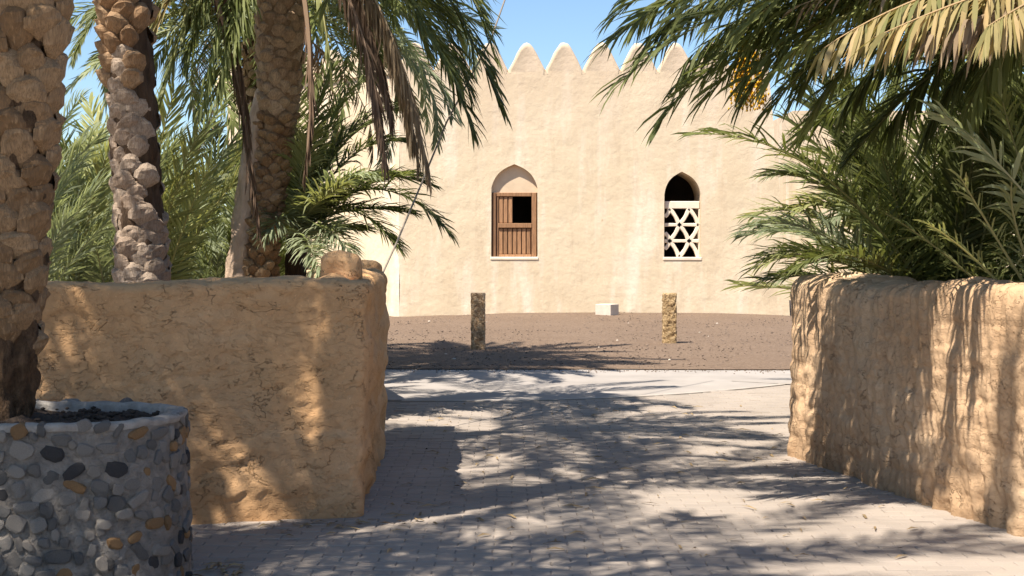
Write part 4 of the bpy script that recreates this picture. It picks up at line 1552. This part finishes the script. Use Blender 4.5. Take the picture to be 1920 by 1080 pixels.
# ------------------------------------------------------------------ right-hand palms
def right_palm():
    x, y, h = 4.1, 9.6, 3.5
    root = plain_palm(x, y, h, 'palm behind the rippled wall whose long fronds hang over the path at top right', 401, n=34, sc=1.05,
                      mats=('leaf_green', 'leaf_deep'), el1=-12, dry=2, key='near', avoid=lambda a, e: -0.15 > math.cos(a))
    c = Vector((x, y, h + 0.1))
    near = dict(n=80, ll=0.50, w=0.025, droop=0.3, a0=66)
    def H(cx, cy, cd, tx, ty, td, mk, seed, **kw):
        k = dict(near); k.update(kw)
        hero_frond(root, c, P(cx, cy, cd), P(tx, ty, td), mk, seed, **k)
    H(1430, -170, 8.8, 1150, 75, 8.6, 'leaf_deep', 501)
    H(1460, -130, 8.4, 1170, 150, 8.2, 'leaf_deep', 502)
    H(1500, -110, 8.9, 1240, 225, 8.6, 'leaf_deep', 503)
    H(1380, -190, 9.4, 1165, 20, 9.3, 'leaf_green', 504)
    H(1480, -200, 8.0, 1280, 20, 7.8, 'leaf_deep', 505)
    H(1560, -120, 9.3, 1330, 180, 9.2, 'leaf_deep', 506)
    H(1600, -80, 8.7, 1400, 150, 8.4, 'leaf_deep', 507)
    H(1640, -60, 9.2, 1450, 200, 9.4, 'leaf_deep', 508)
    H(1560, -140, 8.2, 1390, 60, 8.0, 'leaf_green', 509)
    H(1700, -100, 9.3, 1520, 230, 9.6, 'leaf_green', 510)
    H(1620, -180, 9.5, 1450, 20, 9.6, 'leaf_green', 521)
    hv = dict(hang=0.45, droop=0.5, ll=0.50)
    H(1500, -150, 8.6, 1230, 60, 8.4, 'leaf_deep', 531, **hv)
    H(1540, -130, 8.9, 1290, 110, 8.8, 'leaf_deep', 532, **hv)
    H(1600, -110, 9.0, 1380, 110, 9.0, 'leaf_deep', 533, **hv)
    H(1640, -110, 8.7, 1440, 60, 8.6, 'leaf_green', 534, **hv)
    H(1420, -200, 8.9, 1200, 30, 8.9, 'leaf_green', 535, **hv)
    H(1700, -60, 9.6, 1500, 130, 9.8, 'leaf_deep', 536, **hv)
    H(1740, -40, 9.8, 1580, 200, 10.2, 'leaf_deep', 537, **hv)
    H(1800, 0, 9.9, 1660, 250, 10.4, 'leaf_deep', 538, **hv)
    H(1850, 0, 9.6, 1740, 240, 9.8, 'leaf_deep', 539, **hv)
    H(1880, 20, 9.2, 1820, 200, 9.0, 'leaf_green', 540, **hv)
    for q, (cx, cy, tx, ty, dd, mk) in enumerate([(1450, -160, 1200, 100, 9.0, 'leaf_green'), (1490, -140, 1270, 160, 9.3, 'leaf_deep'), (1540, -110, 1340, 130, 8.6, 'leaf_green'),
                                                  (1560, -90, 1390, 190, 8.9, 'leaf_deep'), (1600, -70, 1440, 150, 8.3, 'leaf_green'), (1640, -40, 1490, 180, 9.1, 'leaf_deep'),
                                                  (1520, -160, 1330, 40, 8.2, 'leaf_green'), (1680, -20, 1540, 190, 9.3, 'leaf_green'), (1470, -190, 1260, 10, 9.4, 'leaf_deep')]):
        H(cx, cy, dd + 0.2, tx, ty, dd, mk, 560 + q, ll=0.42, w=0.021, n=84, hang=0.2)
    H(1700, 60, 10.2, 1500, 260, 10.8, 'leaf_deep', 541)
    H(1760, 80, 10.0, 1600, 290, 10.2, 'leaf_deep', 542)
    gold = dict(ll=0.46, w=0.028, hang=0.5, droop=0.35, n=60)
    H(1760, -60, 8.0, 1545, 90, 7.8, 'leaf_gold', 511, **gold)
    H(1850, -30, 8.0, 1640, 70, 7.7, 'leaf_gold', 512, **gold)
    H(1900, 20, 8.2, 1740, 60, 7.9, 'leaf_dry', 513, **gold)
    H(1700, -80, 8.4, 1500, 10, 8.2, 'leaf_dry', 514, ll=0.36, w=0.02, hang=0.3, n=40)
    H(1960, -20, 8.3, 1850, 50, 7.6, 'leaf_gold', 515, **gold)
    # ripe dates
    return root


RP = right_palm()


def date_bunch():
    a = P(1395, 60, 10.6)
    root = empty('date_bunch', a, 'bright yellow bunch of dates seen through the dark fronds at top right', 'date bunch')
    tube_pts = [Vector((0.5, 0, 0.25)), Vector((0.2, 0, 0.15)), Vector((0, 0, 0)), Vector((-0.02, 0, -0.1))]
    tube('stalk', tube_pts, [0.02, 0.018, 0.015, 0.012], M['stalk'], 6, root)
    r = random.Random(5)
    bmv, F = [], []
    n = 0
    strands = []
    for s in range(60):
        az, sp = r.random() * 6.28, r.uniform(0.1, 1.0)
        end = Vector((math.cos(az) * 0.17 * sp + 0.02, math.sin(az) * 0.12 * sp, -0.46 - 0.12 * r.random()))
        mid = Vector((end.x * 0.8, end.y * 0.8, -0.2))
        if s < 40: tube('strand', [Vector((0, 0, -0.08)), (mid + Vector((0, 0, -0.04))) * 0.5, mid * 0.5 + end * 0.25, end], [0.005, 0.004, 0.003, 0.002], M['date'], 4, root)
        for k in range(13):
            t = 0.3 + 0.7 * k / 12
            p = mid * 2 * t * (1 - t) + end * t * t
            vv, ff = PEB[r.randrange(5)]
            q = vv * np.array([0.009, 0.009, 0.022]) * 0.9 + np.array([p.x + r.gauss(0, 0.006), p.y + r.gauss(0, 0.006), p.z])
            bmv.append(q)
            F += [tuple(n + i for i in f) for f in ff]
            n += len(vv)
    o = link('dates', mesh('dates', np.concatenate(bmv), F, M['date'], True), root)
    o['kind'] = 'stuff'


date_bunch()


def right_clumps():
    W = (math.pi * 0.5, math.pi * 1.5)
    # big dark clump just behind the far end of the rippled wall
    r1 = clump(3.55, 11.6, 'dark palm clump behind the far end of the rippled wall, fronds reaching toward the fort', 44, ('leaf_deep', 'leaf_green', 'leaf_deep'), 601, 0.95, el1=12, key='near', z0=0.5, keep=(0.35, 74, 1))
    c = Vector((3.55, 11.6, 1.0))
    def H(root, c, cx, cy, cd, tx, ty, td, mk, seed, **kw):
        k = dict(n=70, ll=0.40, w=0.021, droop=0.22); k.update(kw)
        hero_frond(root, c, P(cx, cy, cd), P(tx, ty, td), mk, seed, **k)
    H(r1, c, 1560, 235, 10.6, 1308, 252, 10.3, 'leaf_green', 611, n=56)
    H(r1, c, 1530, 380, 11.2, 1412, 425, 11.0, 'leaf_blue', 612, ll=0.46)
    H(r1, c, 1560, 440, 11.6, 1430, 480, 11.3, 'leaf_deep', 613)
    H(r1, c, 1560, 490, 11.8, 1440, 525, 11.6, 'leaf_deep', 614)
    H(r1, c, 1500, 400, 12.3, 1450, 440, 12.3, 'leaf_blue', 615, ll=0.46)
    H(r1, c, 1600, 300, 10.8, 1440, 330, 10.8, 'leaf_green', 616)
    H(r1, c, 1620, 420, 10.8, 1500, 500, 10.6, 'leaf_deep', 617)
    r2 = clump(4.4, 10.4, 'dense deep green palm clump behind the middle of the rippled wall', 46, ('leaf_deep', 'leaf_deep', 'leaf_green'), 602, 1.05, el1=8, key='near', z0=0.5, keep=(0.35, 74, 1))
    r3 = clump(3.95, 8.9, 'palm clump with bright green upright stems close behind the rippled wall', 26, ('leaf_deep', 'leaf_green'), 603, 0.75, el1=35, key='near', z0=0.4, keep=(0.4, 76, 1))
    c3 = Vector((3.7, 9.0, 0.7))
    H(r3, Vector((3.9, 8.9, 1.0)), 1930, 330, 8.5, 1765, 212, 8.3, 'leaf_blue', 621, ll=0.34, w=0.03, n=40, vee=10)
    H(r3, c3, 1885, 480, 8.9, 1800, 330, 8.6, 'leaf_yellow', 622, ll=0.22, w=0.014, n=30, rad=0.02)
    H(r3, c3, 1850, 480, 8.9, 1740, 420, 8.6, 'leaf_yellow', 623, ll=0.2, w=0.014, n=30, rad=0.018)
    H(r3, c3, 1870, 430, 8.7, 1900, 330, 8.5, 'leaf_yellow', 624, ll=0.2, w=0.014, n=30, rad=0.02)
    H(r3, c3, 1790, 470, 8.9, 1660, 400, 8.7, 'leaf_green', 625, ll=0.2, w=0.014, n=34, rad=0.016)
    H(r3, c3, 1900, 280, 8.9, 1880, 190, 8.5, 'leaf_green', 626, ll=0.3, n=40)
    r4 = clump(4.7, 15.2, 'sunlit pale palm clump between the fort and the dark clump', 40, ('leaf_yellow', 'leaf_blue'), 604, 1.0, el1=25, keep=(0.3, 74, 1))
    c4 = Vector((4.3, 14.6, 1.1))
    for k, (cx, cy, tx, ty, mk) in enumerate([(1540, 350, 1415, 405, 'leaf_yellow'), (1530, 400, 1402, 440, 'leaf_blue'), (1560, 280, 1455, 330, 'leaf_blue'), (1530, 440, 1425, 500, 'leaf_yellow'),
                                              (1560, 440, 1470, 520, 'leaf_blue'), (1600, 260, 1520, 290, 'leaf_yellow'), (1580, 330, 1490, 400, 'leaf_yellow'), (1620, 300, 1560, 420, 'leaf_blue')]):
        H(r4, c4, cx, cy, 13.6, tx, ty, 13.3, mk, 640 + k, n=70, ll=0.5, w=0.026)
    r5 = clump(5.3, 12.4, 'tall palm clump at the back right behind the dark ones', 44, ('leaf_green', 'leaf_deep'), 605, 1.25, el1=15, keep=(0.2, 74, 1))
    r6 = clump(5.0, 8.2, 'palm clump at the right edge, mostly hidden by others', 34, ('leaf_deep', 'leaf_green'), 606, 1.0, el1=20, key='near', keep=(0.35, 74, 1))
    r7 = clump(6.6, 16.5, 'sunlit palm clump farthest back on the right', 36, ('leaf_yellow', 'leaf_green'), 607, 1.5, el1=20)


right_clumps()
plain_palm(6.0, 12.8, 4.6, 'tall palm at the back right rising above the palm clumps', 405, n=40, sc=1.05, mats=('leaf_green', 'leaf_deep'), nb=False, dry=3)

# leaf litter along the wall foot and path
r = random.Random(9)
V, F, T = [], [], []
for i in range(260):
    if i < 60: x, y = -0.9 + r.gauss(0, 0.25) - 0.3 * r.random(), 8.4 + r.gauss(0, 0.25)
    elif i < 95: x, y = -1.55 + 0.2 * r.random(), 7.1 + r.gauss(0, 0.15)
    else: x, y = r.uniform(-0.8, 2.4), r.uniform(7.2, 15)
    if y > 8.45 and x < -0.85: continue
    a = r.random() * 6.28; l = r.uniform(0.02, 0.08); w = 0.005 + 0.004 * r.random()
    c, s = math.cos(a), math.sin(a)
    n = len(V)
    V += [(x - c * l - s * w, y - s * l + c * w, 0.008), (x - c * l + s * w, y - s * l - c * w, 0.008), (x + s * w, y - c * w, 0.016 + 0.008 * r.random()), (x - s * w, y + c * w, 0.014), (x + c * l, y + s * l, 0.008)]
    F += [(n, n + 1, n + 2, n + 3), (n + 3, n + 2, n + 4)]
    T += [r.random()] * 5
o = link('dry_leaf_litter', mesh('dry_leaf_litter', V, F, M['litter'], False, T))
tag(o, 'thin dry leaf bits scattered on the brick path', 'leaf litter', None, 'stuff')
